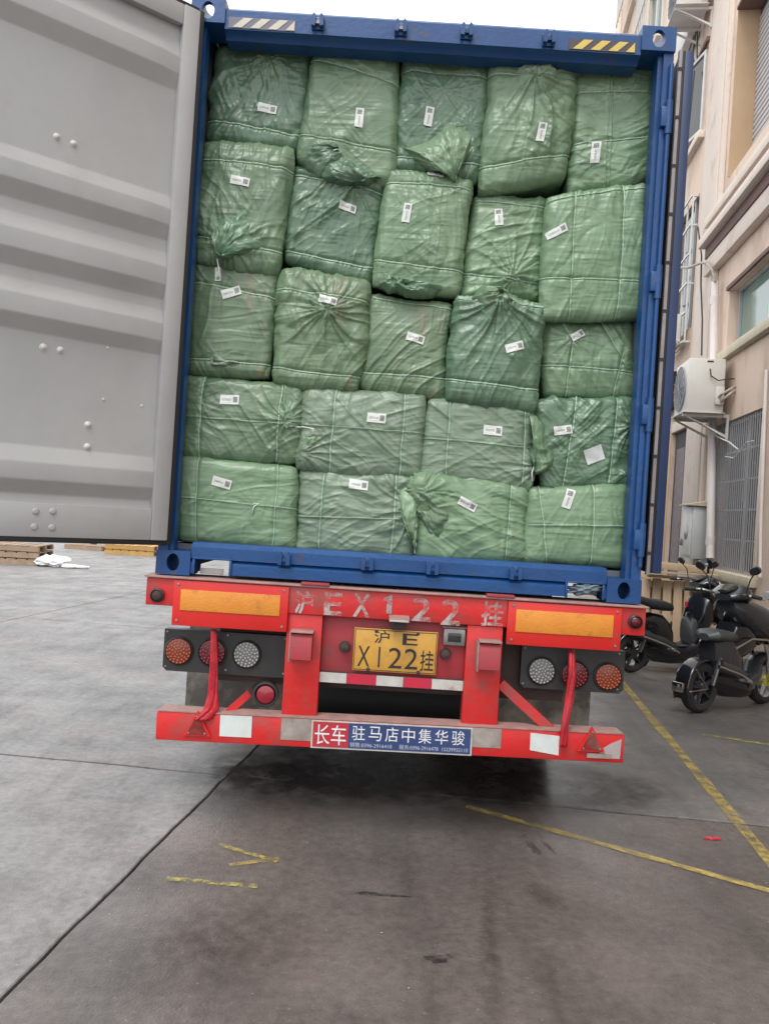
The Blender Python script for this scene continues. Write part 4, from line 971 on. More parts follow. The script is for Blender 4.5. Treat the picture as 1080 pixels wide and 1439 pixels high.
# ------------------------------------------------------------------ lettering
def text_mesh(body, x0, x1, z0, z1, y, mt, parent, name='lettering', d=.0012, Mx=None, bold=0.0):
    cu = bpy.data.curves.new('t', 'FONT'); cu.body = body; cu.resolution_u = 4; cu.offset = bold
    to = bpy.data.objects.new('t', cu); C.objects.link(to)
    dg = bpy.context.evaluated_depsgraph_get(); dg.update(); me = bpy.data.meshes.new_from_object(to.evaluated_get(dg))
    bpy.data.objects.remove(to)
    n = len(me.vertices); v = np.zeros(n * 3); me.vertices.foreach_get('co', v); v = v.reshape(-1, 3)
    lo, hi = v.min(0), v.max(0)
    X = x0 + (v[:, 0] - lo[0]) / max(hi[0] - lo[0], 1e-6) * (x1 - x0); Z = z0 + (v[:, 1] - lo[1]) / max(hi[1] - lo[1], 1e-6) * (z1 - z0)
    mb = MB(Mx); mb.add([(a, y, c) for a, c in zip(X, Z)], [list(p.vertices) for p in me.polygons])
    return mb.build(name, mt, parent)
# ------------------------------------------------------------------ the trailer
tr = empty('container_trailer', (.09, YC + .3, 0), 'red skeletal container trailer with orange reflectors and yellow number plate', 'trailer')
def X_(x, y, Y=YC): return at(x, y, Y).x
def Z_(x, y, Y=YC): return at(x, y, Y).z
def tb(name, m, x0, x1, y0, y1, z0, z1, b=.004, parent=None, label=None):
    return MB().box(x0, x1, y0, y1, z0, z1, b=b).build(name, M[m] if isinstance(m, str) else m, parent or tr, smooth=True, label=label)
BX0, BX1, BZ1, BZ0 = -1.165, 1.338, 1.262, 1.112
YB = YC - .03
beam = tb('rear_beam', 'red', BX0, BX1, YB, YB + .16, BZ0, BZ1 - .010, b=.006)
tb('beam_flange', 'grime', BX0 - .006, BX1 + .006, YB - .022, YB + .2, BZ1 - .0095, BZ1, b=.003)
for px in (443, 700):
    x = X_(px, 835 if px < 500 else 852); tb('locating_plate', 'red_worn', x - .07, x + .07, YB - .03, YB + .02, BZ1 + .0005, BZ1 + .014, b=.003)
# reflector boards hung on the beam
def board(pa, pb, refl, label):
    x0, x1 = pa; z0, z1 = pb
    o = tb('reflector_board', 'red_bright', x0, x1, YB - .014, YB - .002, z0, z1, b=.003, label=label)
    rx0, rx1, rz0, rz1 = refl
    tb('reflector', 'orange', rx0, rx1, YB - .019, YB - .0145, rz0, rz1, b=.001, parent=o)
    for x in (x0 + .025, x1 - .025):
        for z in (z0 + .025, z1 - .02): MB().lathe((x, YB - .014, z), (0, -1, 0), [(.007, 0), (.006, .004), (0, .005)], 10).build('rivet', M['steel'], o, smooth=True)
zt = BZ1 - .016
board((X_(245, 860), X_(405, 870)), (Z_(245, 877), zt), (X_(257, 842), X_(395, 850), Z_(257, 856), Z_(257, 827)), 'left orange reflector on a red board')
board((X_(710, 880), X_(868, 890)), (Z_(868, 914), zt), (X_(722, 870), X_(857, 880), Z_(722, 886), Z_(722, 855)), 'right orange reflector on a red board')
# round side markers
def marker(px, py, lens, r=.030):
    x, z = X_(px, py), Z_(px, py)
    o = MB().lathe((x, YB - .0005, z), (0, -1, 0), [(r * 1.18, 0), (r * 1.18, .014), (r, .018), (r * .96, .010)], 24).build('side_marker', M['black'], tr, smooth=True)
    MB().lathe((x, YB - .0005, z), (0, -1, 0), [(r * .95, .009), (r * .8, .016), (r * .5, .021), (0, .023)], 24).build('marker_lens', M[lens], o, smooth=True)
marker(224, 836, 'chassis'); marker(889, 873, 'lamp_red_d')
# painted registration on the beam
for ch, px, py, w, h in (('沪', 427, 847, 27, 33), ('E', 468, 849, 25, 32), ('X', 508, 851, 24, 33), ('l', 547, 850, 6, 26), ('2', 592, 857, 27, 33), ('2', 633, 861, 27, 36), ('挂', 691, 863, 31, 35)):
    c = at(px, py, YB); s_ = YB / F
    if ch == 'l':
        MB().prism([(c.x - .013, c.z - .045), (c.x + .013, c.z - .045), (c.x + .013, c.z + .048), (c.x + .002, c.z + .048), (c.x - .032, c.z + .028), (c.x - .032, c.z + .012), (c.x - .013, c.z + .020)], 'y', YB - .0052, YB - .004).build('painted_character', M['stencil'], beam); continue
    ch = ch
    text_mesh(ch, c.x - w / 2 * s_, c.x + w / 2 * s_, c.z - h / 2 * s_, c.z + h / 2 * s_, YB - .004 - (.011 if ch == '挂' and False else 0), M['stencil'], beam, 'painted_character', bold=.022)
# uprights, rubber stops
for k, (xa_, xb_, name) in enumerate(((-.452, -.275, 'left'), (.452, .632, 'right'))):
    up = tb('upright', 'red', xa_, xb_, YB + .012, YB + .10, .585, BZ0 - .001, b=.005)
    px, py = ((424, 908), (686, 922))[k]; x, z = X_(px, py, YB - .03), Z_(px, py, YB - .03)
    st_ = MB().prism([(YB + .010, z + .07), (YB - .06, z + .062), (YB - .075, z + .04), (YB - .075, z - .062), (YB + .010, z - .075)], 'x', x - .052, x + .052).build('rubber_stop_bracket', M['red_worn'], up, smooth=True)
    tb('bracket_lip', 'grime', x - .056, x + .056, YB - .085, YB - .0, z + .0705, z + .080, b=.002, parent=up)
    tb('bracket_lip', 'grime', x - .060, x - .0525, YB - .07, YB + .008, z - .075, z + .069, b=.002, parent=up)
# middle panel
mp0, mp1 = -.2745, .4515
tb('middle_panel', 'red_worn', mp0, mp1, YB + .055, YB + .075, Z_(560, 955), BZ0 - .002, b=.003)
zt0_, zt1_ = Z_(500, 962), Z_(500, 948)
n = 5; ws = [.125, .135, .125, .130, .145]; x = mp0 + .03; tot = sum(ws); sc_ = (mp1 - mp0) / tot; x = mp0
tb('panel_bar', 'chassis', mp0, mp1, YB + .035, YB + .0545, zt0_ - .004, zt1_ + .004, b=.002)
for i, w in enumerate(ws):
    tb('reflective_tape', 'tape_white' if i % 2 == 0 else 'tape_red', x + .001, x + w * sc_ - .001, YB + .0318, YB + .0342, zt0_, zt1_, b=0); x += w * sc_
# number plate
PX = [at(x, y, YB + .03) for x, y in ((498, 882), (615, 889), (612, 949), (495, 942))]
px0, px1 = (PX[0].x + PX[3].x) / 2, (PX[1].x + PX[2].x) / 2; pz0, pz1 = (PX[2].z + PX[3].z) / 2, (PX[0].z + PX[1].z) / 2
pl = tb('number_plate', 'plate', px0, px1, YB + .026, YB + .031, pz0, pz1, b=.002)
W_, H_ = px1 - px0, pz1 - pz0
fr = MB()
for q in ((px0 + .004, px1 - .004, pz1 - .008, pz1 - .005), (px0 + .004, px1 - .004, pz0 + .005, pz0 + .008), (px0 + .004, px0 + .007, pz0 + .0085, pz1 - .0085), (px1 - .007, px1 - .004, pz0 + .0085, pz1 - .0085)):
    fr.box(q[0], q[1], YB + .0245, YB + .0257, q[2], q[3])
fr.build('plate_border', M['ink'], pl)
for ch, a, c, z0, z1 in (('沪', .24, .42, .66, .96), ('E', .58, .76, .66, .93), ('X', .055, .20, .10, .58), ('1', .29, .335, .10, .58), ('2', .425, .585, .10, .58), ('2', .615, .775, .10, .58), ('挂', .805, .965, .08, .56)):
    text_mesh('l' if ch == '1' else ch, px0 + (a + (.012 if ch == '1' else 0)) * W_, px0 + (c - (.012 if ch == '1' else 0)) * W_, pz0 + z0 * H_, pz0 + z1 * H_, YB + .0252, M['ink'], pl, 'plate_character', bold=.0 if ch in 'X22' else .008)
for a in (.26, .76): MB().lathe((px0 + a * W_, YB + .026, pz1 - .013), (0, -1, 0), [(.009, 0), (.008, .003), (0, .006)], 8).build('plate_bolt', M['chassis'], pl, smooth=True)
for a in (.19, .79): MB().lathe((px0 + a * W_, YB + .026, pz0 + .008), (0, -1, 0), [(.011, 0), (.009, .003), (0, .006)], 8).build('plate_bolt', M['chassis'], pl, smooth=True)
# plate lamp, tracker box, knobs
x, z = X_(560, 872), Z_(560, 872)
lp = MB().prism([(YB + .03, z + .035), (YB - .06, z + .018), (YB - .06, z + .008), (YB + .03, z + .008)], 'x', x - .050, x + .050).build('plate_lamp', M['grime'], tr, smooth=True)
tb('lamp_strip', 'tape_white', x - .048, x + .048, YB - .064, YB - .0605, z + .003, z + .013, b=.001, parent=lp)
tb('lamp_body', 'chassis', x - .038, x + .038, YB - .03, YB + .02, z - .040, z + .0075, b=.004, parent=lp)
x, z = X_(638, 896), Z_(638, 896)
tk = tb('tracker_box', 'steel', x - .056, x + .056, YB + .02, YB + .054, z - .043, z + .043, b=.009)
tb('tracker_screen', 'glass_dark', x - .033, x + .033, YB + .0165, YB + .0195, z - .022, z + .022, b=.002, parent=tk)
tb('tracker_bracket', 'grime', x - .062, x + .062, YB + .03, YB + .054, z + .0435, z + .052, b=.002, parent=tk)
for px, py in ((484, 910), (626, 920)):
    x, z = X_(px, py), Z_(px, py)
    MB().lathe((x, YB + .055, z), (0, -1, 0), [(.03, 0), (.03, .008), (.018, .01), (.018, .03), (.026, .034), (.022, .05), (0, .056)], 16).build('plate_knob', M['chassis'], tr, smooth=True)
# lamp clusters
def cluster(x0, x1, z0, z1, lamps, label, chop):
    yf = YB + .10
    pts = [(x0, z0), (x1, z0), (x1, z1), (x0, z1)]
    c = .02; pts = [(x0 + c, z0), (x1 - c, z0), (x1, z0 + c), (x1, z1), (x0, z1), (x0, z0 + c)]
    o = MB().prism(pts, 'y', yf, yf + .05).build('lamp_cluster', M['black'], tr, smooth=True, label=label)
    for px, py, mt in lamps:
        x, z = X_(px, py, yf), Z_(px, py, yf); r = .066
        L = MB().lathe((x, yf - .0005, z), (0, -1, 0), [(r * 1.12, 0), (r * 1.12, .010), (r * 1.03, .016), (r * .99, .008)], 32).build('lamp', M['black'], o, smooth=True)
        MB().lathe((x, yf - .0005, z), (0, -1, 0), [(r * .985, .006), (r * .97, .015), (r * .8, .019), (0, .022)], 32).build('lens', M[mt + '_d'], L, smooth=True)
        led = MB()
        for ring, cnt in ((0, 1), (.24, 6), (.46, 10), (.68, 14), (.88, 20)):
            for i in range(cnt):
                t = 2 * math.pi * i / cnt + ring; rr = r * ring
                led.lathe((x + rr * math.cos(t), yf - .0205, z + rr * math.sin(t)), (0, -1, 0), [(r * .085, -.004), (r * .075, .001), (r * .04, .002), (0, .0025)], 6)
        led.build('led_dots', M[mt], L, smooth=True)
    for x in (x0 + .015, (x0 + x1) / 2, x1 - .03):
        for z in (z0 + .022, z1 - .014): MB().lathe((x, yf - .0005, z), (0, -1, 0), [(.006, 0), (.005, .003), (0, .004)], 8).build('screw', M['steel'], o)
    return o
cluster(X_(230, 912, YB + .1), X_(408, 915, YB + .1), Z_(300, 947, YB + .1), Z_(300, 888, YB + .1), ((252, 915, 'lamp_orange'), (299, 917, 'lamp_red'), (347, 920, 'lamp_clear')), 'left lamp cluster with orange, red and clear lamps', 0)
cluster(X_(731, 945, YB + .1), X_(876, 950, YB + .1), Z_(800, 971, YB + .1), Z_(800, 911, YB + .1), ((760, 943, 'lamp_clear'), (806, 948, 'lamp_red'), (853, 951, 'lamp_orange')), 'right lamp cluster with clear, red and orange lamps', 1)
# bumper bar, tapes, triangles, sign: a beam slightly higher at its right end
tilt = Matrix.Translation((.098, YB - .02, .533)) @ Matrix.Rotation(-R(.75), 4, 'Y')
BH = .072; BL_ = 1.165
bump = MB(tilt).box(-BL_, BL_, 0, .10, -BH, BH, b=.006).build('bumper_bar', M['red'], tr, smooth=True)
MB(tilt).box(-BL_ + .01, BL_ - .01, -.004, .104, BH + .0005, BH + .006).build('bumper_edge', M['grime'], bump)
def bl(px, py):
    p = tilt.inverted() @ at(px, py, YB - .02); return p.x, p.z
def tape(pa, pb, m, off=.003):
    x0, z1 = bl(*pa); x1, z0 = bl(*pb)
    return MB(tilt).box(x0, x1, -off, -.0006, max(z0, -BH + .003), min(z1, BH - .003)).build('reflective_tape', M[m], bump)
tape((310, 1003), (353, 1037), 'tape_clean'); tape((396, 1004), (440, 1042), 'tape_dirty'); tape((661, 1018), (703, 1052), 'tape_dirty')
x0, z1 = bl(745, 1030); x1, z0 = bl(784, 1062)
MB(tilt).prism([(x0, z0 + .02), (x1, z0 - .0), (x1 + .0, z1 - .01), (x0, z1)], 'y', -.003, -.0006).build('reflective_tape', M['tape_clean'], bump)
M['primer'] = mat('bare_primer', (.30, .25, .25), .7, col2=(.38, .33, .33), nscale=10)
x0, z1 = bl(838, 1046); x1, z0 = bl(870, 1068)
MB(tilt).prism([(x0, z0 + .004), (x1, z0 + .004), (x1 + .004, z1 + .03), (x0 + .07, z1 + .006), (x0 + .03, z1 - .02)], 'y', -.0028, -.0006).build('paint_patch', M['primer'], bump)
M['tri_red'] = mat('triangle_red', (.26, .012, .012), .35, col2=(.12, .012, .01), nscale=30, dirt=(.15, .09, .07), dscale=14)
for px, py, kk in ((278, 1018, 0), (830, 1040, 1)):
    x, z = bl(px, py); h = .062; w = .068
    t = MB(tilt).prism([(x - w, z - h * .9), (x + w, z - h * .9), (x, z + h * 1.1)], 'y', -.014, -.0006).build('triangle_reflector', M['red_bright'], bump)
    MB(tilt).prism([(x - w * .76, z - h * .76), (x + w * .76, z - h * .76), (x, z + h * .82)], 'y', -.018, -.0145).build('triangle_lens', M['tri_red'], t)
    for q in ((x, z + h * .68), (x - w * .6, z - h * .66), (x + w * .6, z - h * .66)): MB(tilt).lathe((q[0], -.018, q[1]), (0, -1, 0), [(.006, 0), (.005, .003), (0, .004)], 8).build('screw', M['steel'], t)
x, z = bl(843, 1062); MB(tilt).box(x - .07, x + .05, -.010, -.0042, z - .012, z + .010).build('torn_tape', M['tape_dirty'], bump)
# dealer sign
x0, z1 = bl(440, 1013); x1, z0 = bl(660, 1048)
x0 += .002; z1 = BH * .86; z0 = -BH * .86; xm = x0 + (x1 - x0) * .225
sg = MB(tilt).box(x0 - .008, x1 + .008, -.008, -.0008, z0 - .008, z1 + .006).build('dealer_sign', M['tape_white'], tr)
MB(tilt).box(x0, xm, -.0105, -.0085, z0, z1).build('sign_panel', M['sign_red'], sg)
MB(tilt).box(xm + .0005, x1, -.0105, -.0085, z0, z1).build('sign_panel', M['sign_blue'], sg)
hh = z1 - z0
for i, ch in enumerate('长车'):
    a = x0 + .010 + i * (xm - x0 - .014) / 2; text_mesh(ch, a, a + (xm - x0) * .42, z0 + hh * .10, z1 - hh * .10, -.0120, M['sign_white'], sg, 'sign_character', Mx=tilt)
cwid = (x1 - xm - .03) / 7
for i, ch in enumerate('驻马店中集华骏'):
    a = xm + .012 + i * cwid; text_mesh(ch, a + cwid * .08, a + cwid * .86, z0 + hh * .34, z1 - hh * .08, -.0120, M['sign_white'], sg, 'sign_character', Mx=tilt)
M['sign_small'] = mat('sign_small_print', (.42, .46, .55), .5)
text_mesh('销售:0396-2916410', xm + .01, xm + (x1 - xm) * .36, z0 + hh * .06, z0 + hh * .25, -.0120, M['sign_small'], sg, 'small_lettering', Mx=tilt)
text_mesh('服务:0396-2916478  15239932110', xm + (x1 - xm) * .42, x1 - .012, z0 + hh * .06, z0 + hh * .25, -.0120, M['sign_small'], sg, 'small_lettering', Mx=tilt)
# bumper legs, braces
def strut(a, c, w, d, m, name='brace', lab=None):
    a, c = Vector(a), Vector(c); dd = (c - a).normalized(); q = Vector((dd.z, 0, -dd.x)).normalized(); k = Vector((0, 1, 0))
    vs = [p + q * sx * w / 2 + k * sy * d / 2 for p in (a, c) for sx in (-1, 1) for sy in (-1, 1)]
    return MB().add(vs, [(0, 1, 3, 2), (4, 6, 7, 5), (0, 4, 5, 1), (2, 3, 7, 6), (0, 2, 6, 4), (1, 5, 7, 3)]).build(name, M[m], tr, label=lab)
strut(at(322, 1000, YB + .05), at(352, 973, YB + .16), .035, .06, 'red', lab='left diagonal red brace'); strut(at(352, 973, YB + .16), at(400, 935, YB + .3), .035, .06, 'chassis')
strut(at(778, 1030, YB + .05), at(702, 960, YB + .08), .050, .05, 'red', lab='right diagonal red brace')
# left upright strap: flared folded plate
def loft_px(name, m, rows, lab=None, seed=0, n=14, parent=None):
    """rows: (px_left, px_right, py, Y, fold depth)"""
    vs = []; rows2 = []
    for (a, c) in zip(rows[:-1], rows[1:]):
        for i in range(6): t = i / 6; rows2.append([a[k] + (c[k] - a[k]) * t for k in range(5)])
    rows2.append(list(rows[-1]))
    for j, (xl, xr_, py, Y, fd) in enumerate(rows2):
        for i in range(n * 2):
            t = (i if i < n else 2 * n - 1 - i) / (n - 1); back = i >= n
            p = at(xl + (xr_ - xl) * t, py + (xr_ - xl) * t * .06, Y)
            dd = fd * (math.sin(t * 11 + j * .35 + seed) * .5 + .5 * math.sin(t * 23 + j * .8)) * math.sin(math.pi * t) - fd * math.sin(math.pi * t)
            vs.append(Vector((p.x, p.y + dd + (.006 if back else 0), p.z)))
    m2 = 2 * n; L = len(rows2)
    fs = [(j * m2 + i, j * m2 + (i + 1) % m2, (j + 1) * m2 + (i + 1) % m2, (j + 1) * m2 + i) for j in range(L - 1) for i in range(m2)] + [tuple(range(m2)), tuple((L - 1) * m2 + i for i in range(m2 - 1, -1, -1))]
    return MB().add(vs, fs).build(name, M[m], parent, smooth='all')
loft_px('strap_plate', 'cloth_red', [(296, 304, 884, YB + .02, .006), (295, 306, 930, YB + .0, .010), (292, 306, 975, YB - .01, .012), (286, 308, 996, YB - .02, .014), (272, 294, 1012, YB - .04, .010)], parent=tr, seed=2)
o = loft_px('red_cloth', 'cloth_red', [(799, 807, 915, YB + .02, .006), (798, 809, 948, YB - .01, .012), (793, 805, 985, YB - .02, .012), (788, 798, 1022, YB - .04, .012), (786, 796, 1050, YB - .045, .008)], seed=1)
tag(o, 'red cloth strip tied in front of the right lamp cluster, hanging down to the bumper', 'cloth strip')
# round reflector lamp low at the left
x, z = X_(374, 975, YB + .12), Z_(374, 975, YB + .12)
L = MB().lathe((x, YB + .12, z), (0, -1, 0), [(.0, -.03), (.060, -.03), (.066, 0), (.066, .03), (.056, .034), (.050, .014)], 28).build('round_rear_lamp', M['rubber'], tr, smooth=True)
MB().lathe((x, YB + .12, z), (0, -1, 0), [(.049, .012), (.045, .028), (.030, .034), (0, .036)], 28).build('lens', M['lamp_red'], L, smooth=True)
# chassis rails, cross members, axles, wheels, mud flaps
for x in (-.42, .60):
    tb('chassis_rail', 'chassis', x - .07, x + .07, YB + .17, YC + 12, .93, 1.08, b=0)
for y in np.arange(YB + .6, 15, 1.3): tb('cross_member', 'chassis', BX0 + .05, BX1 - .05, y, y + .1, 1.09, 1.2, b=0)
tb('tail_plate', 'chassis', BX0 + .35, BX1 - .35, YB + .165, YB + .2, .72, 1.10, b=0)
for side, x0, x1 in (('left', X_(262, 960, YB + .5), X_(262, 960, YB + .5) + .62), ('right', X_(829, 980, YB + .5) - .62, X_(829, 980, YB + .5))):
    MB().prism([(x0, .36), (x1, .36), (x1, .98), (x0, .98)], 'y', YB + .5, YB + .512).build('mud_flap', M['mudflap'], tr)
    tb('flap_bar', 'chassis', x0, x1, YB + .49, YB + .53, .985, 1.02, b=0)
def wheel(cx, cy, r, w, sgn):
    pr_ = [(r * .56, -w / 2), (r * .80, -w / 2 - .004), (r * .95, -w * .46), (r, -w * .36)]
    for k in range(4): q = -w * .30 + k * w * .2; pr_ += [(r, q - .015), (r - .012, q - .008), (r - .012, q + .008), (r, q + .015)]
    pr_ += [(r, w * .36), (r * .95, w * .46), (r * .80, w / 2 + .004), (r * .56, w / 2)]
    t = MB().lathe((cx, cy, r), (1, 0, 0), pr_, 40).build('wheel', M['rubber'], tr, smooth=True)
    MB().lathe((cx, cy, r), (1, 0, 0), [(r * .57, -w / 2 + .01), (r * .50, -w * .2), (.12, -w * .1), (.12, w * .1), (r * .50, w * .2), (r * .57, w / 2 - .01)], 28).build('rim', M['chassis'], t, smooth=True)
for ay in (5.85, 7.16, 8.47):
    MB().cyl((-1.0, ay, .50), (1.18, ay, .50), .065, 12).build('axle', M['chassis'], tr, smooth=True)
    for cx in (-.99, -.66, .84, 1.17): wheel(cx, ay, .50, .26, 1)
for x in (-.42, .60): tb('spring_hanger', 'chassis', x - .04, x + .04, 4.9, 9.2, .62, .72, b=0)
for x0_, x1_ in ((-.50, .68),):
    MB().lathe((x0_, 5.40, .38), (1, 0, 0), [(0, 0), (.14, .01), (.19, .05), (.19, x1_ - x0_ - .05), (.14, x1_ - x0_ - .01), (0, x1_ - x0_)], 20).build('gap_blocker', M['gasket'], tr, smooth=True)  # near-black cylinder added to block the lit ground seen through the gap
for x in (-.45, .65): tb('blocker_strap', 'chassis', x - .02, x + .02, 5.35, 5.45, .43, 1.0, b=0)  # straps carrying the added blocker
# loose dark plastic stuffed in the right fork slot
c = at(822, 829, YC); bm = bmesh.new(); bmesh.ops.create_icosphere(bm, subdivisions=4, radius=1)
for v in bm.verts:
    k = 1 + .3 * math.sin(v.co.x * 7 + 1) * math.sin(v.co.z * 9) + .12 * math.sin(v.co.x * 23 + v.co.y * 17)
    v.co = Vector((c.x + v.co.x * .085 * k, c.y + .015 + v.co.y * .03 * k, c.z + .0 + v.co.z * .030 * k + .014 * max(0, v.co.x)))
tag(MB().bm(bm).build('plastic_rag', M['cloth_dark'], smooth='all'), 'crumpled dark blue plastic stuffed in the right fork slot of the sill', 'plastic scrap')

# ------------------------------------------------------------------ factory building on the right
bd = empty('factory_building', nv * WALL + dv * 10, 'beige pink factory building along the right edge of the yard', 'building')
def ws(x, y, o=0): return wall_sz(x, y, o)
holes = {}
def hole(k, s0, s1, z0, z1): holes[k] = (min(s0, s1), max(s0, s1), z0, z1)
g_s0, g_s1 = ws(1066, 690)[0], ws(1000, 700)[0]; hole('grille', g_s0, g_s1, ws(1060, 812)[1], ws(1071, 573)[1])
hole('green', 4.6, ws(1022, 450)[0], ws(1024, 492)[1], ws(1023, 410)[1])
hole('door', ws(969, 700)[0], ws(938, 700)[0], .0, ws(939, 612)[1])
hole('cage', ws(975, 390)[0], ws(948, 390)[0], ws(962, 468)[1], ws(962, 303)[1])
hole('casement', ws(991, 130)[0], ws(966, 130)[0], ws(990, 182)[1], ws(990, 72)[1])
s_sh = ws(1034, 100)[0]; hole('shutter', 4.2, s_sh, ws(1034, 268)[1] + .35, ws(1038, 14)[1] + .0)
for k, xx in enumerate((886, 866)):
    for j, (ya_, yb_) in enumerate(((6, 60), )): pass
s_f = [(17.6, 19.4), (21.2, 23.0)]
for i, (a, c) in enumerate(s_f):
    for j in range(5): hole('far%d%d' % (i, j), a, c, 2.0 + j * 3.55, 3.9 + j * 3.55)
for j, z in enumerate((11.6, 15.2)): hole('up%d' % j, holes['cage'][0], holes['cage'][1], z, z + 1.9)
SL, SR, ZTOP = 1.0, 25.3, 20.0
ss = sorted({SL, SR} | {h[0] for h in holes.values()} | {h[1] for h in holes.values()}); zz = sorted({0.0, ZTOP} | {h[2] for h in holes.values()} | {h[3] for h in holes.values()})
wall = MB(WM)
def solid(s, z): return not any(h[0] < s < h[1] and h[2] < z < h[3] for h in holes.values())
T = .26
for i in range(len(ss) - 1):
    run = None
    for j in range(len(zz)):
        ok = j < len(zz) - 1 and solid((ss[i] + ss[i + 1]) / 2, (zz[j] + zz[j + 1]) / 2)
        if ok and run is None: run = zz[j]
        if not ok and run is not None:
            wall.add([(ss[i], 0, run), (ss[i + 1], 0, run), (ss[i + 1], 0, zz[j]), (ss[i], 0, zz[j])], [(0, 1, 2, 3)]); run = None
for h in holes.values():
    a, c, z0, z1 = h
    wall.add([(a, 0, z0), (a, -T, z0), (a, -T, z1), (a, 0, z1)], [(0, 1, 2, 3)]); wall.add([(c, 0, z0), (c, -T, z0), (c, -T, z1), (c, 0, z1)], [(0, 1, 2, 3)])
    wall.add([(a, 0, z1), (c, 0, z1), (c, -T, z1), (a, -T, z1)], [(0, 1, 2, 3)]); wall.add([(a, 0, z0), (c, 0, z0), (c, -T, z0), (a, -T, z0)], [(0, 1, 2, 3)])
wall.add([(SR, 0, 0), (SR, -9, 0), (SR, -9, ZTOP), (SR, 0, ZTOP)], [(0, 1, 2, 3)]); wall.add([(SL, 0, 0), (SL, -9, 0), (SL, -9, ZTOP), (SL, 0, ZTOP)], [(0, 1, 2, 3)])
wall.add([(SL, 0, ZTOP), (SR, 0, ZTOP), (SR, -9, ZTOP), (SL, -9, ZTOP)], [(0, 1, 2, 3)]); wall.add([(SL, -9, 0), (SR, -9, 0), (SR, -9, ZTOP), (SL, -9, ZTOP)], [(0, 1, 2, 3)])
wall.build('wall', M['wall'], bd)
def wbx(name, m, s0, s1, o0, o1, z0, z1, b=.004, parent=None, label=None, Mx=None):
    return MB(WM).box(s0, s1, o0, o1, z0, z1, b=b).build(name, M[m], parent or bd, smooth=True, label=label)
# room darkness behind openings
for k, h in holes.items():
    if k in ('green', 'shutter'): continue
    wbx('room_back', 'dark_room', h[0] - .01, h[1] + .01, -T - .6, -T - .58, h[2] - .01, h[3] + .01, b=0)
    m_ = MB(WM); a, c, z0, z1 = h; a -= .004; c += .004; z0 -= .004; z1 += .004
    for q in (((a, -T, z0), (a, -T - .59, z0), (a, -T - .59, z1), (a, -T, z1)), ((c, -T, z0), (c, -T - .59, z0), (c, -T - .59, z1), (c, -T, z1)), ((a, -T, z1), (c, -T, z1), (c, -T - .59, z1), (a, -T - .59, z1)), ((a, -T, z0), (c, -T, z0), (c, -T - .59, z0), (a, -T - .59, z0))): m_.add(q, [(0, 1, 2, 3)])
    m_.build('room_lining', M['dark_room'], bd)
# base band
# grille window
h = holes['grille']
w_ = wbx('window', 'glass_dark', h[0], h[1], -.20, -.19, h[2], h[3], b=0, label='ground floor window behind a steel bar grille')
for a in (h[0] + .02, (h[0] + h[1]) / 2, h[1] - .06): wbx('frame', 'alu', a, a + .04, -.188, -.15, h[2], h[3], b=0, parent=w_)
zzg = h[3] - h[2]
for i in range(6): z = h[2] + .02 + zzg * i / 5.2; wbx('grille_rail', 'bars', h[0] + .015, h[1] - .015, -.052, -.028, z, z + .022, b=0, parent=w_)
nb = 24
for i in range(nb): s_ = h[0] + .02 + (h[1] - h[0] - .05) * i / (nb - 1); wbx('grille_bar', 'bars', s_, s_ + .012, -.026, -.014, h[2] + .004, h[3] - .004, b=0, parent=w_)
for q in ((h[0] - .07, h[0], h[2], h[3]), (h[1], h[1] + .06, h[2], h[3])): wbx('window_surround', 'trim', q[0], q[1], -.002, .022, q[2], q[3], parent=w_)
wbx('window_sill', 'sill', h[0] - .12, h[1] + .10, -.02, .10, h[2] - .12, h[2] - .002, b=.01, parent=w_)
# green glass window
h = holes['green']
w_ = wbx('window', 'glass_green', h[0], h[1], -.16, -.15, h[2], h[3], b=0, label='upper window of green glass panes')
wid = h[1] - h[0]
for i, t in enumerate((0, .30, .55, .80, .985)): wbx('mullion', 'alu', h[0] + wid * t, h[0] + wid * t + .045, -.148, -.11, h[2] + .04, h[3] - .04, b=0, parent=w_)
wbx('frame', 'alu', h[0], h[1], -.148, -.105, h[2], h[2] + .04, b=0, parent=w_); wbx('frame', 'alu', h[0], h[1], -.148, -.105, h[3] - .04, h[3], b=0, parent=w_)
wbx('window_sill', 'sill', h[0] - .1, h[1] + .14, -.02, .09, h[2] - .13, h[2] - .002, b=.01, parent=w_)
wbx('window_head', 'brown', h[0] - .1, h[1] + .06, .0, .035, h[3] + .002, h[3] + .06, parent=w_)
# cornice bands
c0 = ws(1003, 355)[0]; zc = ws(1003, 352)[1]
wbx('cornice', 'trim', 1.2, c0, .001, .24, zc, zc + .13, b=.006); wbx('cornice', 'brown', 1.2, c0 - .02, .001, .14, zc - .16, zc - .001, b=.004)
wbx('cornice', 'trim', 1.2, c0 + .05, .001, .12, zc - .40, zc - .161, b=.006)
z2 = ws(1000, 318)[1]
wbx('cornice', 'brown', 1.2, c0 - .05, .001, .07, zc + .131, zc + .30, b=.004); wbx('cornice', 'trim', 1.2, c0 - .03, .001, .18, zc + .301, zc + .44, b=.006)
# pilaster and its side strips
p0, p1 = ws(1031, 40)[0], ws(1004, 40)[0]
wbx('pilaster', 'trim', p0, p1, .001, .045, 0, ZTOP - .2, b=.006); wbx('pilaster_rib', 'trim', p0 + (p1 - p0) * .15, p0 + (p1 - p0) * .55, .046, .062, 0, ZTOP - .3, b=.006)
wbx('pilaster', 'trim', SR - .8, SR - .1, .001, .09, 0, ZTOP - .2); wbx('pilaster', 'trim', 15.6, 16.4, .001, .12, 0, ZTOP - .2)
wbx('cornice', 'trim', c0 + 2.2, SR, .001, .10, 4.15, 4.3) if False else None
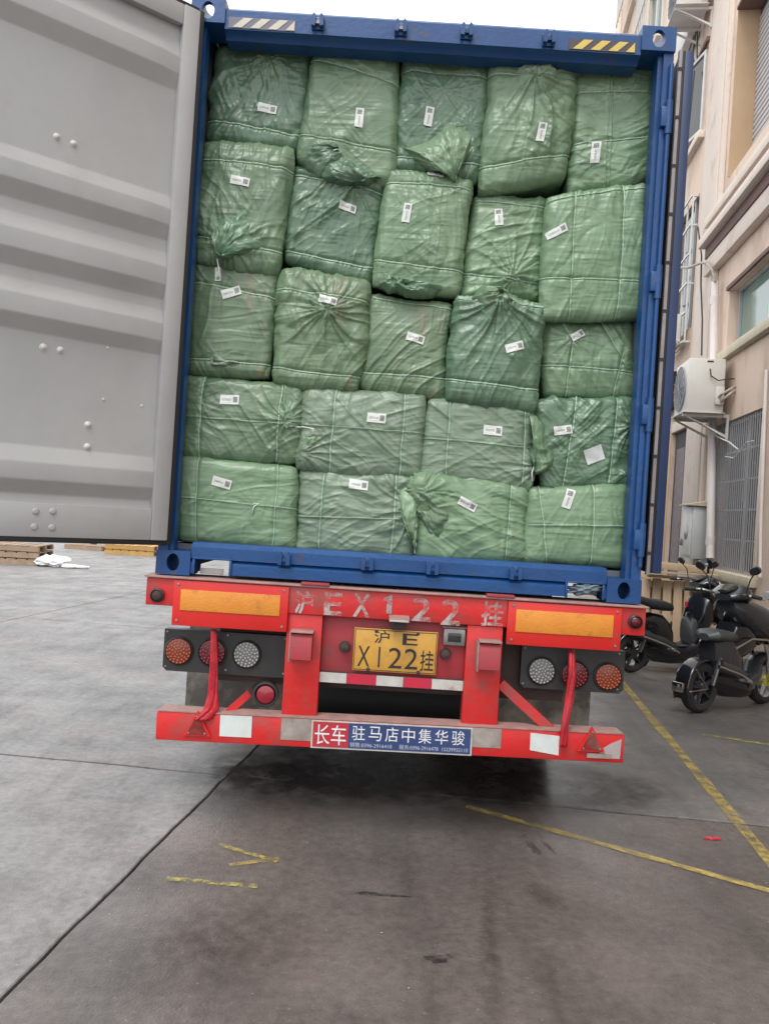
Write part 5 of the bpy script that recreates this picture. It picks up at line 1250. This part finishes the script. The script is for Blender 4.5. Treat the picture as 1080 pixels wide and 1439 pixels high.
# roller shutter in its deep ochre recess
h = holes['shutter']
wbx('recess_side', 'reveal', h[1] - .012, h[1] - .001, -T - .02, .03, h[2], h[3] - .001, b=0)
wbx('recess_head', 'brown', h[0], h[1] - .013, -T - .02, .05, h[3] - .05, h[3] - .001, b=0)
sh = wbx('roller_shutter', 'alu', h[0], h[1] - .02, -T - .05, -T - .03, h[2], h[3] - .051, b=0)
nsl = int((h[3] - .06 - h[2]) / .085)
for i in range(nsl):
    z = h[2] + i * .085
    MB(WM).prism([(-T - .028, z + .004), (-T - .006, z + .014), (-T - .002, z + .045), (-T - .010, z + .070), (-T - .028, z + .079)], 'x', h[0], h[1] - .021).build('slat', M['shutter'], sh, smooth=False)
# doorway
h = holes['door']
dw_ = wbx('doorway_frame', 'reveal', h[1] + .002, h[1] + .8, .001, .012, 0, h[3] + .05)
wbx('doorway_frame', 'trim', h[0] - .24, h[0] - .002, .001, .010, 0, h[3] + .9); wbx('door_lintel', 'trim', h[0], h[1], .001, .012, h[3] + .001, h[3] + .16)
dm = (h[0] + h[1]) / 2
dl = wbx('door_leaf', 'dark_room', h[0] + .01, h[1] - .05, -.10, -.06, .02, h[3] - .02, label='dark double door with a faded notice')
M['poster'] = mat('faded_notice', (.08, .07, .075), .6, col2=(.20, .13, .14), nscale=9)
wbx('door_panel', 'poster', dm, h[1] - .2, -.058, -.050, .7, h[3] - .3, b=0, parent=dl)
# awning box above the doorway
a0, a1 = ws(951, 560)[0], ws(934, 560)[0]
wbx('shade_box', 'dark_room', a0, a1, .01, .22, ws(940, 580)[1], ws(940, 540)[1] + .1)
# barred window with its cage
h = holes['cage']
w_ = wbx('window', 'glass_dark', h[0], h[1], -.07, -.06, h[2], h[3], b=0, label='upper window inside a white steel cage')
cz0, cz1 = h[2] - .25, h[3] - .05
for i in range(6): z = cz0 + (cz1 - cz0) * i / 5; wbx('cage_rail', 'cage', h[0] + .02, h[1] - .02, .10, .12, z, z + .035, b=0, parent=w_)
for i in range(5):
    s_ = h[0] + .02 + (h[1] - h[0] - .07) * i / 4; wbx('cage_bar', 'cage', s_, s_ + .03, .075, .098, cz0, cz1, b=0, parent=w_)
for z in (cz0, cz0 + (cz1 - cz0) * .4, cz0 + (cz1 - cz0) * .8, cz1):
    for s_ in (h[0] + .02, h[1] - .05): wbx('cage_arm', 'cage', s_, s_ + .03, .0, .074, z, z + .03, b=0, parent=w_)
for i in range(7): o_ = .04 + i * .05; wbx('cage_slat', 'cage', h[0] + .03, h[1] - .06, o_, o_ + .02, cz0 - .012, cz0 - .001, b=0, parent=w_)
for s_ in (h[0] + .3,): wbx('casement_frame', 'alu', s_, s_ + .05, -.058, -.02, h[2], h[3], b=0, parent=w_)
bxw = wbx('white_crate', 'white_paint', h[0] + .15, h[0] + .75, .13, .34, cz0 + .036, cz0 + .50, b=.01); 
bxw.parent = None; bxw.location = bxw.location + wloc(bd); tag(bxw, 'white plastic box standing in the window cage above the air conditioner', 'box')
# casement window standing open
h = holes['casement']
w_ = wbx('window', 'glass_dark', h[0], h[1], -.10, -.09, h[2], h[3], b=0, label='high window with a pale casement pushed open')
for q in ((h[0], h[0] + .05, h[2], h[3]), (h[1] - .05, h[1], h[2], h[3])): wbx('frame', 'white_paint', q[0], q[1], -.089, -.04, q[2], q[3], b=0, parent=w_)
for z in (h[2], h[3] - .05): wbx('frame', 'white_paint', h[0] + .051, h[1] - .051, -.089, -.04, z, z + .05, b=0, parent=w_)
CM = WM @ Matrix.Translation((h[0] + .05, 0, 0)) @ Matrix.Rotation(R(14), 4, 'Z')
zA, zB = h[2] + .05, h[3] - .08
for q in ((0, .05, zA, zB), (.85, .9, zA, zB), (.051, .849, zA, zA + .05), (.051, .849, zB - .05, zB)): MB(CM).box(q[0], q[1], -.02, .03, q[2], q[3]).build('open_casement', M['white_paint'], w_)
MB(CM).box(.051, .849, 0, .008, zA + .051, zB - .051).build('pane', M['glass_dark'], w_)
wbx('window_sill', 'trim', h[0] - .1, h[1] + .1, -.02, .10, h[2] - .12, h[2] - .002, parent=w_); wbx('window_head', 'brown', h[0] - .05, h[1] + .05, .0, .05, h[3] + .002, h[3] + .08, parent=w_)
# far windows
for k, h in holes.items():
    if not (k.startswith('far') or k.startswith('up')): continue
    w_ = wbx('window', 'glass_green', h[0], h[1], -.09, -.08, h[2], h[3], b=0)
    for i in range(3): s_ = h[0] + (h[1] - h[0] - .06) * i / 2; wbx('frame', 'white_paint', s_, s_ + .06, -.079, -.03, h[2], h[3], b=0, parent=w_)
    wbx('window_sill', 'trim', h[0] - .1, h[1] + .1, .0, .12, h[2] - .14, h[2] - .002, b=0, parent=w_)
    for i in range(8): s_ = h[0] + (h[1] - h[0] - .04) * i / 7; wbx('grille_bar', 'cage', s_, s_ + .025, .30, .325, h[2] - .05, h[3], b=0, parent=w_)
    for z in (h[2] - .05, (h[2] + h[3]) / 2, h[3] - .05): wbx('grille_rail', 'cage', h[0], h[1], .327, .35, z, z + .03, b=0, parent=w_)
# wall stains of pipes: downpipe, thin conduit
def tube_w(name, pts, r, m, label, cat, n=10):
    o = MB().tube(pts, r, n).build(name, M[m], smooth=True); return tag(o, label, cat)
def wp(px, py, o): s_, z = ws(px, py, o); return WM @ Vector((s_, o, z))
a, c = wp(997, 785, .10), wp(1004, 397, .10)
dp = empty('drainpipe', a, 'white plastic drainpipe running up the wall behind the air conditioner', 'drainpipe')
MB().tube([a, a.lerp(c, .5), c], .055, 14).build('pipe', M['pipe'], dp, smooth=True)
for t in (.06, .5, .93):
    p = a.lerp(c, t); MB().cyl(p - Vector((0, 0, .06)), p + Vector((0, 0, .06)), .064, 14).build('collar', M['pipe'], dp, smooth=True)
tube_w('conduit', [wp(1076, 520, .03), wp(1068, 740, .03), wp(1067, 812, .03)], .018, 'pipe', 'thin pale conduit at the right edge beside the barred window', 'conduit')
tube_w('wall_cable', [wp(980, 320, .14), wp(985, 360, .16), wp(984, 400, .14), wp(986, 450, .14), wp(985, 500, .14)], .012, 'wire', 'dark cable hanging down the pilaster above the air conditioner', 'cable', 6)
tube_w('wall_cable', [wp(950, 376, .3), wp(966, 377, .25), wp(984, 370, .2), wp(992, 370, .2), wp(1000, 380, .16), wp(1004, 396, .12)], .02, 'copper', 'bundle of wrapped cables running from the caged window to the drainpipe top', 'cable', 6)
tube_w('wall_cable', [wp(1002, 612, .08), wp(1024, 622, .10), wp(1036, 632, .06)], .010, 'cage', 'white cable end stuck through the window grille under the air conditioner', 'cable', 6)
tube_w('wall_cable', [wp(1018, 642, .05), wp(1030, 644, .08), wp(1038, 636, .08), wp(1048, 622, .08), wp(1058, 620, .06)], .008, 'cage', 'curling white cable hooked on the barred window', 'cable', 6)
tube_w('wall_cable', [wp(975, 100, .14), wp(968, 170, .2), wp(962, 205, .25), wp(958, 232, .2), wp(957, 262, .1)], .012, 'wire', 'black cable looping below the open casement window', 'cable', 6)
# air conditioner
def aircon(s0, s1, z0, z1, label, o0=.10, o1=.57):
    root = empty('air_conditioner', WM @ Vector(((s0 + s1) / 2, 0, z0)), label, 'air conditioner', 'outdoor air conditioner units')
    wbx('casing', 'ac', s0, s1, o0, o1, z0, z1, b=.015, parent=root)
    cs, cz, r = s0 + (s1 - s0) * .56, (z0 + z1) / 2, (z1 - z0) * .42
    MB(WM).lathe((cs, o1, cz), (0, 1, 0), [(r * 1.03, .0), (r * 1.03, .02), (r, .022), (r * .98, .012), (r * .2, .012), (0, .012)], 32).build('fan_shroud', M['ac_grille'], root, smooth=True)
    for i in range(1, 8):
        rr = r * i / 8; ring = [(cs + rr * math.cos(t), o1 + .026, cz + rr * math.sin(t)) for t in np.linspace(0, 2 * math.pi, 25)]
        MB(WM).tube(ring, .004, 4).build('grille_ring', M['ac_grille'], root)
    for i in range(8):
        t = math.pi * i / 8; MB(WM).tube([(cs - r * math.cos(t), o1 + .028, cz - r * math.sin(t)), (cs + r * math.cos(t), o1 + .028, cz + r * math.sin(t))], .004, 4).build('grille_spoke', M['ac_grille'], root)
    wbx('badge', 'chassis', s0 - .004, s0 - .001, o0 + .16, o0 + .24, z1 - .05, z1 - .03, b=0, parent=root)
    wbx('valve_cover', 'ac', s0 - .05, s0 - .001, o0 + .01, o0 + .12, z0 + .10, z0 + .34, b=.01, parent=root)
    for k, (dz_, do) in enumerate(((.14, .05), (.20, .08))):
        MB(WM).tube([(s0 - .05, o0 + do, z0 + dz_), (s0 - .12, o0 + do - .02, z0 + dz_ + .03), (s0 - .14, o0 - .04, z0 + dz_ + .10), (s0 - .12, .0, z0 + dz_ + .14)], .018, 7).build('coolant_pipe', M['copper'], root, smooth=True)
    MB(WM).tube([(s0 - .006, o0 + .20, z1 - .14), (s0 - .03, o0 + .19, z1 - .24), (s0 - .05, o0 + .10, z1 - .30), (s0 - .07, o0 - .02, z1 - .28), (s0 - .06, .0, z1 - .27)], .009, 6).build('power_cable', M['wire'], root, smooth=True)
    for s_ in (s0 + .06, s1 - .10):
        wbx('bracket_arm', 'white_paint', s_, s_ + .04, .0, o1 + .03, z0 - .055, z0 - .012, b=0, parent=root); wbx('bracket_post', 'white_paint', s_, s_ + .04, .002, .03, z0 - .35, z0 - .056, b=0, parent=root)
        MB(WM).add([(s_ + a_, o_, z_) for a_ in (0, .03) for o_, z_ in ((.03, z0 - .33), (.03, z0 - .29), (o1, z0 - .056), (o1 - .05, z0 - .056))], [(0, 1, 2, 3), (7, 6, 5, 4), (0, 4, 5, 1), (1, 5, 6, 2), (2, 6, 7, 3), (3, 7, 4, 0)]).build('bracket_brace', M['white_paint'], root)
    wbx('bracket_tray', 'white_paint', s0 - .02, s1 + .02, o0 - .02, o1 + .04, z0 - .0115, z0 - .001, b=0, parent=root)
    return root
o1_ = .57; sn, sf = ws(966, 540, o1_)[0], ws(949, 540, o1_)[0]; za, zb_ = ws(966, 577, o1_)[1], ws(966, 505, o1_)[1]
ac1 = aircon(sn, sf, za, zb_, 'white air conditioner unit with round fan grille on a wall bracket beside the drainpipe')
ac2 = copy_tree(ac1); s2, z2 = ws(952, 6, o1_); ac2.location = ac1.location + dv * (s2 - sn) + Vector((0, 0, z2 - za)); ac2['label'] = 'air conditioner unit high on the wall at the top edge, over the container corner'
q0 = ws(966, 30, .22); q1 = ws(952, 30, .22); jb = empty('junction_box', WM @ Vector((q0[0], 0, q0[1])), 'small pale junction box with loose wires high on the wall under the topmost bracket', 'junction box')
zj0, zj1 = ws(964, 52, .22)[1], ws(964, 16, .22)[1]
wbx('box_body', 'white_paint', q0[0], q1[0], .02, .22, zj0, zj1, b=.01, parent=jb); wbx('box_lid', 'ac', q0[0] - .006, q0[0] - .001, .04, .20, zj0 + .04, zj1 - .04, b=.001, parent=jb)
for k in range(3): tube_w('wall_cable', [WM @ Vector((q0[0] - .1 * k, .10, zj0)), WM @ Vector((q0[0] - .1 * k - .1, .2 - .05 * k, zj0 - .35 - .1 * k)), WM @ Vector((q0[0] - .15 * k, .05, zj0 - .8))], .012, 'wire', ('left', 'middle', 'right')[k] + ' of three loose wires looping under the junction box', 'cable', 6)
# meter box
b0, b1 = ws(972, 740, .26)[0], ws(958, 740, .26)[0]; z0, z1 = ws(972, 786, .26)[1], ws(972, 712, .26)[1]
mbx = empty('meter_box', WM @ Vector((b0, 0, z0)), 'grey steel meter box with sloping roof beside the dark doorway', 'meter box')
wbx('box_body', 'box_steel', b0, b1, .02, .26, z0, z1, b=.008, parent=mbx); wbx('box_door', 'white_paint', b0 + .03, b1 - .03, .2605, .272, z0 + .04, z1 - .04, b=.004, parent=mbx)
MB(WM).prism([(.0, z1 + .10), (.32, z1 + .03), (.32, z1 + .012), (.0, z1 + .005)], 'x', b0 - .04, b1 + .04).build('box_roof', M['sill'], mbx)
MB(WM).lathe(((b0 + b1) / 2, .272, (z0 + z1) / 2), (0, 1, 0), [(.11, 0), (.11, .004), (0, .005)], 20).build('round_window', M['glass_dark'], mbx, smooth=True)
wbx('handle', 'steel', b1 - .10, b1 - .08, .273, .31, (z0 + z1) / 2 - .2, (z0 + z1) / 2 - .1, parent=mbx)
MB(WM).cyl(((b0 + b1) / 2, .12, z0), ((b0 + b1) / 2, .12, z0 - .35), .035, 10).build('conduit_pipe', M['pipe'], mbx, smooth=True)
wb2 = MB(WM).lathe((b0 - .25, .12, z0 - .12), (0, 1, 0), [(.0, -.06), (.13, -.06), (.15, 0), (.12, .08), (0, .09)], 14).build('black_bag', M['sc_black'], smooth=True); tag(wb2, 'small black bag hanging below the drainpipe foot', 'bag')
# ------------------------------------------------------------------ pallets leaning behind the scooters
def upright_pallet(x0, x1, y, zt, n, label, rails=3, lean=6, th=.12):
    root = empty('wooden_pallet', ((x0 + x1) / 2, y, 0), label, 'pallet', 'pallets standing by the doorway')
    w = (x1 - x0) / n; Mx = Matrix.Translation(((x0 + x1) / 2, y, 0)) @ Matrix.Rotation(R(-8), 4, 'Z') @ Matrix.Rotation(-R(lean), 4, 'X')
    hw = (x1 - x0) / 2
    for i in range(n):
        a = -hw + i * w; j = random.uniform(-.012, .012)
        MB(Mx).box(a + w * .06, a + w * .86, -.02, .0, .01 + j, zt + j, b=.003).build('board', M['pinewood'], root, smooth=True)
        MB(Mx).box(a + w * .06, a + w * .86, th - .02, th, .01, zt + j).build('board', M['pinewood'], root)
    for k in range(rails):
        z = .03 + (zt - .14) * k / (rails - 1); MB(Mx).box(-hw, hw, .001, th - .021, z, z + .09).build('bearer', M['pinewood'], root)
    return root
upright_pallet(3.42, 4.36, 10.0, 1.0, 7, 'upright pale wooden pallet behind the scooters, its boards standing vertical')
upright_pallet(3.50, 4.30, 10.22, 1.02, 6, 'second upright pallet, mostly hidden behind the front one')
pl3 = empty('wooden_plank', (3.9, 10.1, 1.06), 'pale planks lying across the top of the upright pallets', 'planks')
for i, (a, c, y, z, t) in enumerate(((3.44, 4.35, 9.98, 1.05, .028), (3.5, 4.25, 10.10, 1.082, .04), (3.42, 4.2, 10.0, 1.13, .09))):
    MB(Matrix.Translation((0, y, z)) @ Matrix.Rotation(R((-.5, 1, 2.2)[i]), 4, 'Y') @ Matrix.Translation((0, 0, 0 if i < 2 else .15))).box(a, c, -.05, .05, 0, t, b=.003).build('plank', M['pinewood'], pl3, smooth=True)
for i, x in enumerate((3.6, 3.85, 4.1)): MB().box(x, x + .06, 10.02, 10.1, 1.125, 1.22).build('block', M['pinewood'], pl3)

# ------------------------------------------------------------------ electric scooters
def scooter(pos, heading, label, body='sc_black', hub='chrome', seat='sc_seat', hug=False, wb=1.14, tail='red_tail', seat_z=.70, fairing='sc_black', sc=1.0, small_seat=False, lean=0.0, hbk=.20, nl=1.0):
    root = empty('electric_scooter', pos, label, 'scooter', 'electric scooters parked by the wall')
    A = Matrix.Translation(pos) @ Matrix.Rotation(heading, 4, 'Z') @ Matrix.Rotation(R(lean), 4, 'X') @ Matrix.Scale(sc, 4)
    r = .215; xr, xf = -wb / 2, wb / 2
    def part(name, mb, m, parent=root, **k): return mb.build(name, M[m] if isinstance(m, str) else m, parent, smooth=k.pop('smooth', True), **k)
    def whl(x, hubm):
        t = part('wheel', MB(A).lathe((x, 0, r), (0, 1, 0), [(r * .70, -.045), (r * .86, -.052), (r * .97, -.035), (r, -.012), (r, .012), (r * .97, .035), (r * .86, .052), (r * .70, .045)], 36), 'rubber')
        part('rim', MB(A).lathe((x, 0, r), (0, 1, 0), [(r * .70, -.046), (r * .64, -.040), (r * .62, 0), (r * .64, .040), (r * .70, .046)], 30), 'sc_grey' if hubm != 'yel_hub' else 'alu', t)
        h_ = MB(A)
        h_.lathe((x, 0, r), (0, 1, 0), [(0, -.05), (r * .22, -.05), (r * .26, -.03), (r * .26, .03), (r * .22, .05), (0, .05)], 18)
        part('hub', h_, hubm, t)
        sp = MB(A)
        for k in range(5):
            a = 2 * math.pi * k / 5 + .3
            for sgn in (-1, 1):
                sp.tube([(x + r * .2 * math.cos(a), sgn * .03, r + r * .2 * math.sin(a)), (x + r * .66 * math.cos(a + .18), sgn * .036, r + r * .66 * math.sin(a + .18))], [.022, .014], 6)
        part('spokes', sp, 'sc_grey' if hubm != 'yel_hub' else 'alu', t)
        part('brake_disc', MB(A).lathe((x, .062, r), (0, 1, 0), [(r * .25, 0), (r * .5, 0), (r * .5, .004), (r * .25, .004)], 24), 'steel', t)
    whl(xr, 'sc_grey'); whl(xf, hub)
    # tail body under the seat
    part('tail_body', MB(A).loft(([] if small_seat else [(xr - .30, .60, .03, .02), (xr - .22, .58, .09, .06), (xr - .05, .55, .12, .10)]) + [(xr + .08, .52, .08, .10), (xr + .18, .50, .135, .16), (xr + .34, .44, .13, .20), (xr + .42, .38, .115, .20), (xr + .47, .34, .10, .16)], e=3), body)
    part('side_cover', MB(A).loft(([] if small_seat else [(xr - .12, .46, .13, .05)]) + [(xr + .1, .42, .15, .07), (xr + .36, .34, .15, .08), (xr + .5, .29, .13, .06)], e=2.6), 'sc_grey' if body == 'sc_black' else body)
    if small_seat:
        part('seat', MB(A).loft([(xr + .02, seat_z, .05, .03), (xr + .08, seat_z + .015, .12, .05), (xr + .20, seat_z + .01, .14, .055), (xr + .34, seat_z - .005, .12, .05), (xr + .42, seat_z - .01, .06, .03)], e=2.5), seat)
    else:
        part('seat', MB(A).loft([(xr - .24, seat_z + .06, .05, .02), (xr - .18, seat_z + .07, .11, .045), (xr, seat_z + .055, .14, .055), (xr + .14, seat_z + .02, .145, .06), (xr + .34, seat_z + .0, .135, .06), (xr + .46, seat_z - .02, .09, .045), (xr + .49, seat_z - .03, .04, .02)], e=2.6), seat)
    for sy in (-1, 1):
        if not small_seat: part('grab_rail', MB(A).tube([(xr + .08, sy * .15, seat_z - .02), (xr - .12, sy * .17, seat_z + .04), (xr - .30, sy * .13, seat_z + .09), (xr - .36, 0, seat_z + .10)], .011, 8), 'chrome')
        part('crash_rail', MB(A).tube([(xr + .02, sy * .16, .42), (xr + .28, sy * .20, .34), (xr + .42, sy * .20, .28), (xr + .50, sy * .17, .24)], .012, 8), 'chrome')
        part('foot_peg', MB(A).cyl((xr + .38, sy * .10, .27), (xr + .38, sy * .24, .28), .016, 8), 'steel')
        part('shock_absorber', MB(A).tube([(xr + .03, sy * .10, r + .03), (xr + .12, sy * .10, .47)], .022, 8), 'chrome')
    part('swing_arm', MB(A).tube([(xr, .075, r), (xr + .22, .09, r + .01), (xr + .42, .09, .27)], [.03, .035, .03], 8), body)
    if not small_seat: part('rear_lamp', MB(A).loft([(xr - .335, .60, .02, .012), (xr - .32, .60, .06, .03), (xr - .27, .60, .075, .035), (xr - .22, .60, .07, .03)]), tail)
    # mudguard hugging the rear wheel with stays
    prof_ = []
    rows = []
    for k in range(13):
        a = R(200 - k * 13) if hug else R(175 - k * 9); rr = r + .030
        rows.append([(xr + rr * math.cos(a) * (1 - .0), w, r + rr * math.sin(a) - (.012 if abs(w) > .05 else 0)) for w in (-.072, -.05, 0, .05, .072)])
    vs = [p for row in rows for p in row] + [(p[0] + (p[0] - xr) * .03, p[1], p[2] + .006) for row in rows for p in row]
    n5, L = 5, len(rows); fs = [(i * n5 + j, i * n5 + j + 1, (i + 1) * n5 + j + 1, (i + 1) * n5 + j) for i in range(L - 1) for j in range(n5 - 1)]
    off = n5 * L; fs += [tuple(off + q for q in f[::-1]) for f in fs]
    for i in range(L - 1):
        for j in (0, n5 - 1): fs.append((i * n5 + j, (i + 1) * n5 + j, off + (i + 1) * n5 + j, off + i * n5 + j))
    part('rear_mudguard', MB(A).add(vs, fs), 'sc_black', smooth='all')
    if hug:
        for sy in (-1, 1):
            part('mudguard_stay', MB(A).tube([(xr, sy * .085, r), (xr - r * .75, sy * .075, r + r * .78)], .0055, 6), 'chrome'); part('mudguard_stay', MB(A).tube([(xr, sy * .085, r), (xr - r * 1.12, sy * .075, r - .01)], .0055, 6), 'chrome')
        part('tail_bracket', MB(A).box(xr - r - .09, xr - r - .05, -.05, .05, r - .02, r + .06, b=.008), 'chrome')
        part('motor_box', MB(A).box(xr + .26, xr + .46, -.10, .10, .17, .31, b=.02), 'sc_grey')
    part('lower_body', MB(A).loft([(xr + .14, .27, .05, .07), (xr + .26, .24, .12, .12), (xr + .45, .20, .15, .10), (xf - .42, .19, .15, .09), (xf - .27, .22, .10, .07)], e=3), 'sc_black')
    part('brake_cable', MB(A).tube([(xf - hbk + .0, .2, 1.0), (xf - hbk + .10, .12, 1.06), (xf - hbk + .16, .08, .9), (xf - hbk + .12, .07, .7)], .005, 5), 'wire')
    part('rear_plate', MB(A).box(xr - .30, xr - .293, -.09, .09, .36, .48), 'white_paint') if not small_seat else None
    # floorboard
    part('floorboard', MB(A).loft([(xr + .42, .27, .12, .05), (xr + .5, .25, .15, .055), (xf - .46, .24, .16, .05), (xf - .30, .27, .15, .06), (xf - .22, .34, .13, .07)], e=4), body)
    part('floor_mat', MB(A).box(xr + .50, xf - .36, -.12, .12, .299, .310, b=.004), 'rubber')
    # leg shield and nose fairing
    q = xf - hbk + .20
    if small_seat:
        for sy in (-1, 1): part('trim_rail', MB(A).tube([(q - .30, sy * .17, .56), (q - .1, sy * .19, .64), (q + .15, sy * .18, .62), (q + .45, sy * .10, .50)], .010, 8), 'chrome')
        part('leg_shield', MB(A).loft([(q - .26, .50, .10, .12), (q - .18, .58, .13, .18), (q - .05, .62, .14, .18), (q + .08, .60, .12, .12)], e=2.8), 'sc_black')
    else: part('leg_shield', MB(A).loft([(q - .30, .46, .14, .18), (q - .24, .58, .17, .24), (q - .17, .66, .18, .24), (q - .09, .70, .15, .20), (q - .02, .68, .10, .14), (q + .05, .60, .05, .06)], e=2.8), fairing)
    n0 = q - .20
    part('nose_fairing', MB(A).loft([(n0 - .02, .91, .09, .05), (n0 + .02 * nl, .87, .16, .10), (n0 + .12 * nl, .80, .20, .15), (n0 + .24 * nl, .71, .20, .16), (n0 + .34 * nl, .62, .15, .13), (n0 + .42 * nl, .55, .06, .07), (n0 + .46 * nl, .50, .02, .02)], e=2.3), fairing)
    for sy in (-1, 1):
        part('indicator', MB(A).loft([(xf - .06, .70, .02, .02, sy * .15), (xf + .0, .69, .03, .03, sy * .145), (xf + .08, .66, .02, .02, sy * .12)]), 'lamp_orange')
    part('headlight', MB(A).loft([(xf + .00, .985, .05, .03), (xf + .05, .985, .075, .045), (xf + .08, .98, .05, .03)]), 'lamp_clear')
    # fork, front mudguard
    for sy in (-1, 1): part('fork_leg', MB(A).tube([(xf, sy * .075, r), (xf - .10, sy * .07, .56)], .02, 8), 'chrome')
    rows = []
    for k in range(12):
        a = R(160 - k * 12); rr = r + .035
        rows.append([(xf + rr * math.cos(a), w, r + rr * math.sin(a) - (.03 if abs(w) > .06 else 0)) for w in (-.078, -.05, 0, .05, .078)])
    vs = [p for row in rows for p in row] + [(p[0], p[1], p[2] + .007) for row in rows for p in row]; L = len(rows); off = n5 * L
    fs = [(i * n5 + j, i * n5 + j + 1, (i + 1) * n5 + j + 1, (i + 1) * n5 + j) for i in range(L - 1) for j in range(n5 - 1)]; fs += [tuple(off + q for q in f[::-1]) for f in fs]
    for i in range(L - 1):
        for j in (0, n5 - 1): fs.append((i * n5 + j, (i + 1) * n5 + j, off + (i + 1) * n5 + j, off + i * n5 + j))
    part('front_mudguard', MB(A).add(vs, fs), fairing, smooth='all')
    # steering head, handlebar, grips, levers, mirrors
    hb = xf - hbk; hz = 1.00
    part('steering_column', MB(A).tube([(xf - .10, 0, .56), (hb + .02, 0, .95)], .035, 10), body)
    part('handlebar_cover', MB(A).loft([(hb - .06, hz - .02, .08, .03), (hb, hz, .15, .05), (hb + .08, hz + .02, .17, .07), (hb + .16, hz + .0, .14, .075), (hb + .22, hz - .03, .07, .05)], e=2.4), body)
    part('dash', MB(A).loft([(hb - .07, hz + .03, .05, .012), (hb, hz + .055, .08, .015), (hb + .05, hz + .08, .07, .01)]), 'glass_dark')
    for sy in (-1, 1):
        part('handlebar', MB(A).tube([(hb, sy * .10, hz), (hb - .03, sy * .22, hz + .02), (hb - .08, sy * .26, hz + .02)], .011, 8), 'chrome')
        part('grip', MB(A).tube([(hb - .035, sy * .22, hz + .02), (hb - .09, sy * .36, hz + .01)], .018, 8), 'rubber')
        part('brake_lever', MB(A).tube([(hb + .02, sy * .20, hz + .01), (hb + .01, sy * .28, hz), (hb - .03, sy * .36, hz - .005)], .006, 6), 'steel')
        part('mirror_stem', MB(A).tube([(hb, sy * .17, hz + .03), (hb - .0, sy * .20, hz + .14), (hb - .03, sy * .25, hz + .20)], .006, 6), 'black')
        part('mirror', MB(A @ Matrix.Translation((hb - .03, sy * .26, hz + .23)) @ Matrix.Rotation(R(20 * sy), 4, 'X')).loft([(-.012, 0, .045, .028), (0, 0, .055, .036), (.012, 0, .045, .028)]), 'black')
    part('front_hook', MB(A).tube([(xf - .31, 0, .66), (xf - .34, 0, .66), (xf - .35, 0, .62)], .007, 6), 'chrome')
    part('kickstand', MB(A).tube([(xr + .42, .10, .24), (xr + .36, .20, .03), (xr + .34, .24, .008)], .011, 6), 'sc_grey')
    part('key_fob', MB(A).box(xf - .315, xf - .30, .04, .07, .72, .78), 'litter_red')
    return root
s1p = ground_at(884, 945); hd1 = R(20)
scooter(s1p + Vector((math.cos(hd1), math.sin(hd1), 0)) * .56, hd1, 'black scooter with long black seat parked behind the trailer end', body='sc_black', hub='chrome', wb=1.06, seat_z=.74, sc=1.05)
s2p = ground_at(979, 1001); hd2 = R(33)
scooter(s2p + Vector((math.cos(hd2), math.sin(hd2), 0)) * .51, hd2, 'near dark grey scooter with yellow wheel hub at the right edge', body='sc_grey', hub='yel_hub', hug=True, wb=.94, small_seat=True, seat='sc_seat_grey', seat_z=.64, fairing='sc_grey', hbk=.62, nl=2.3, sc=1.08)
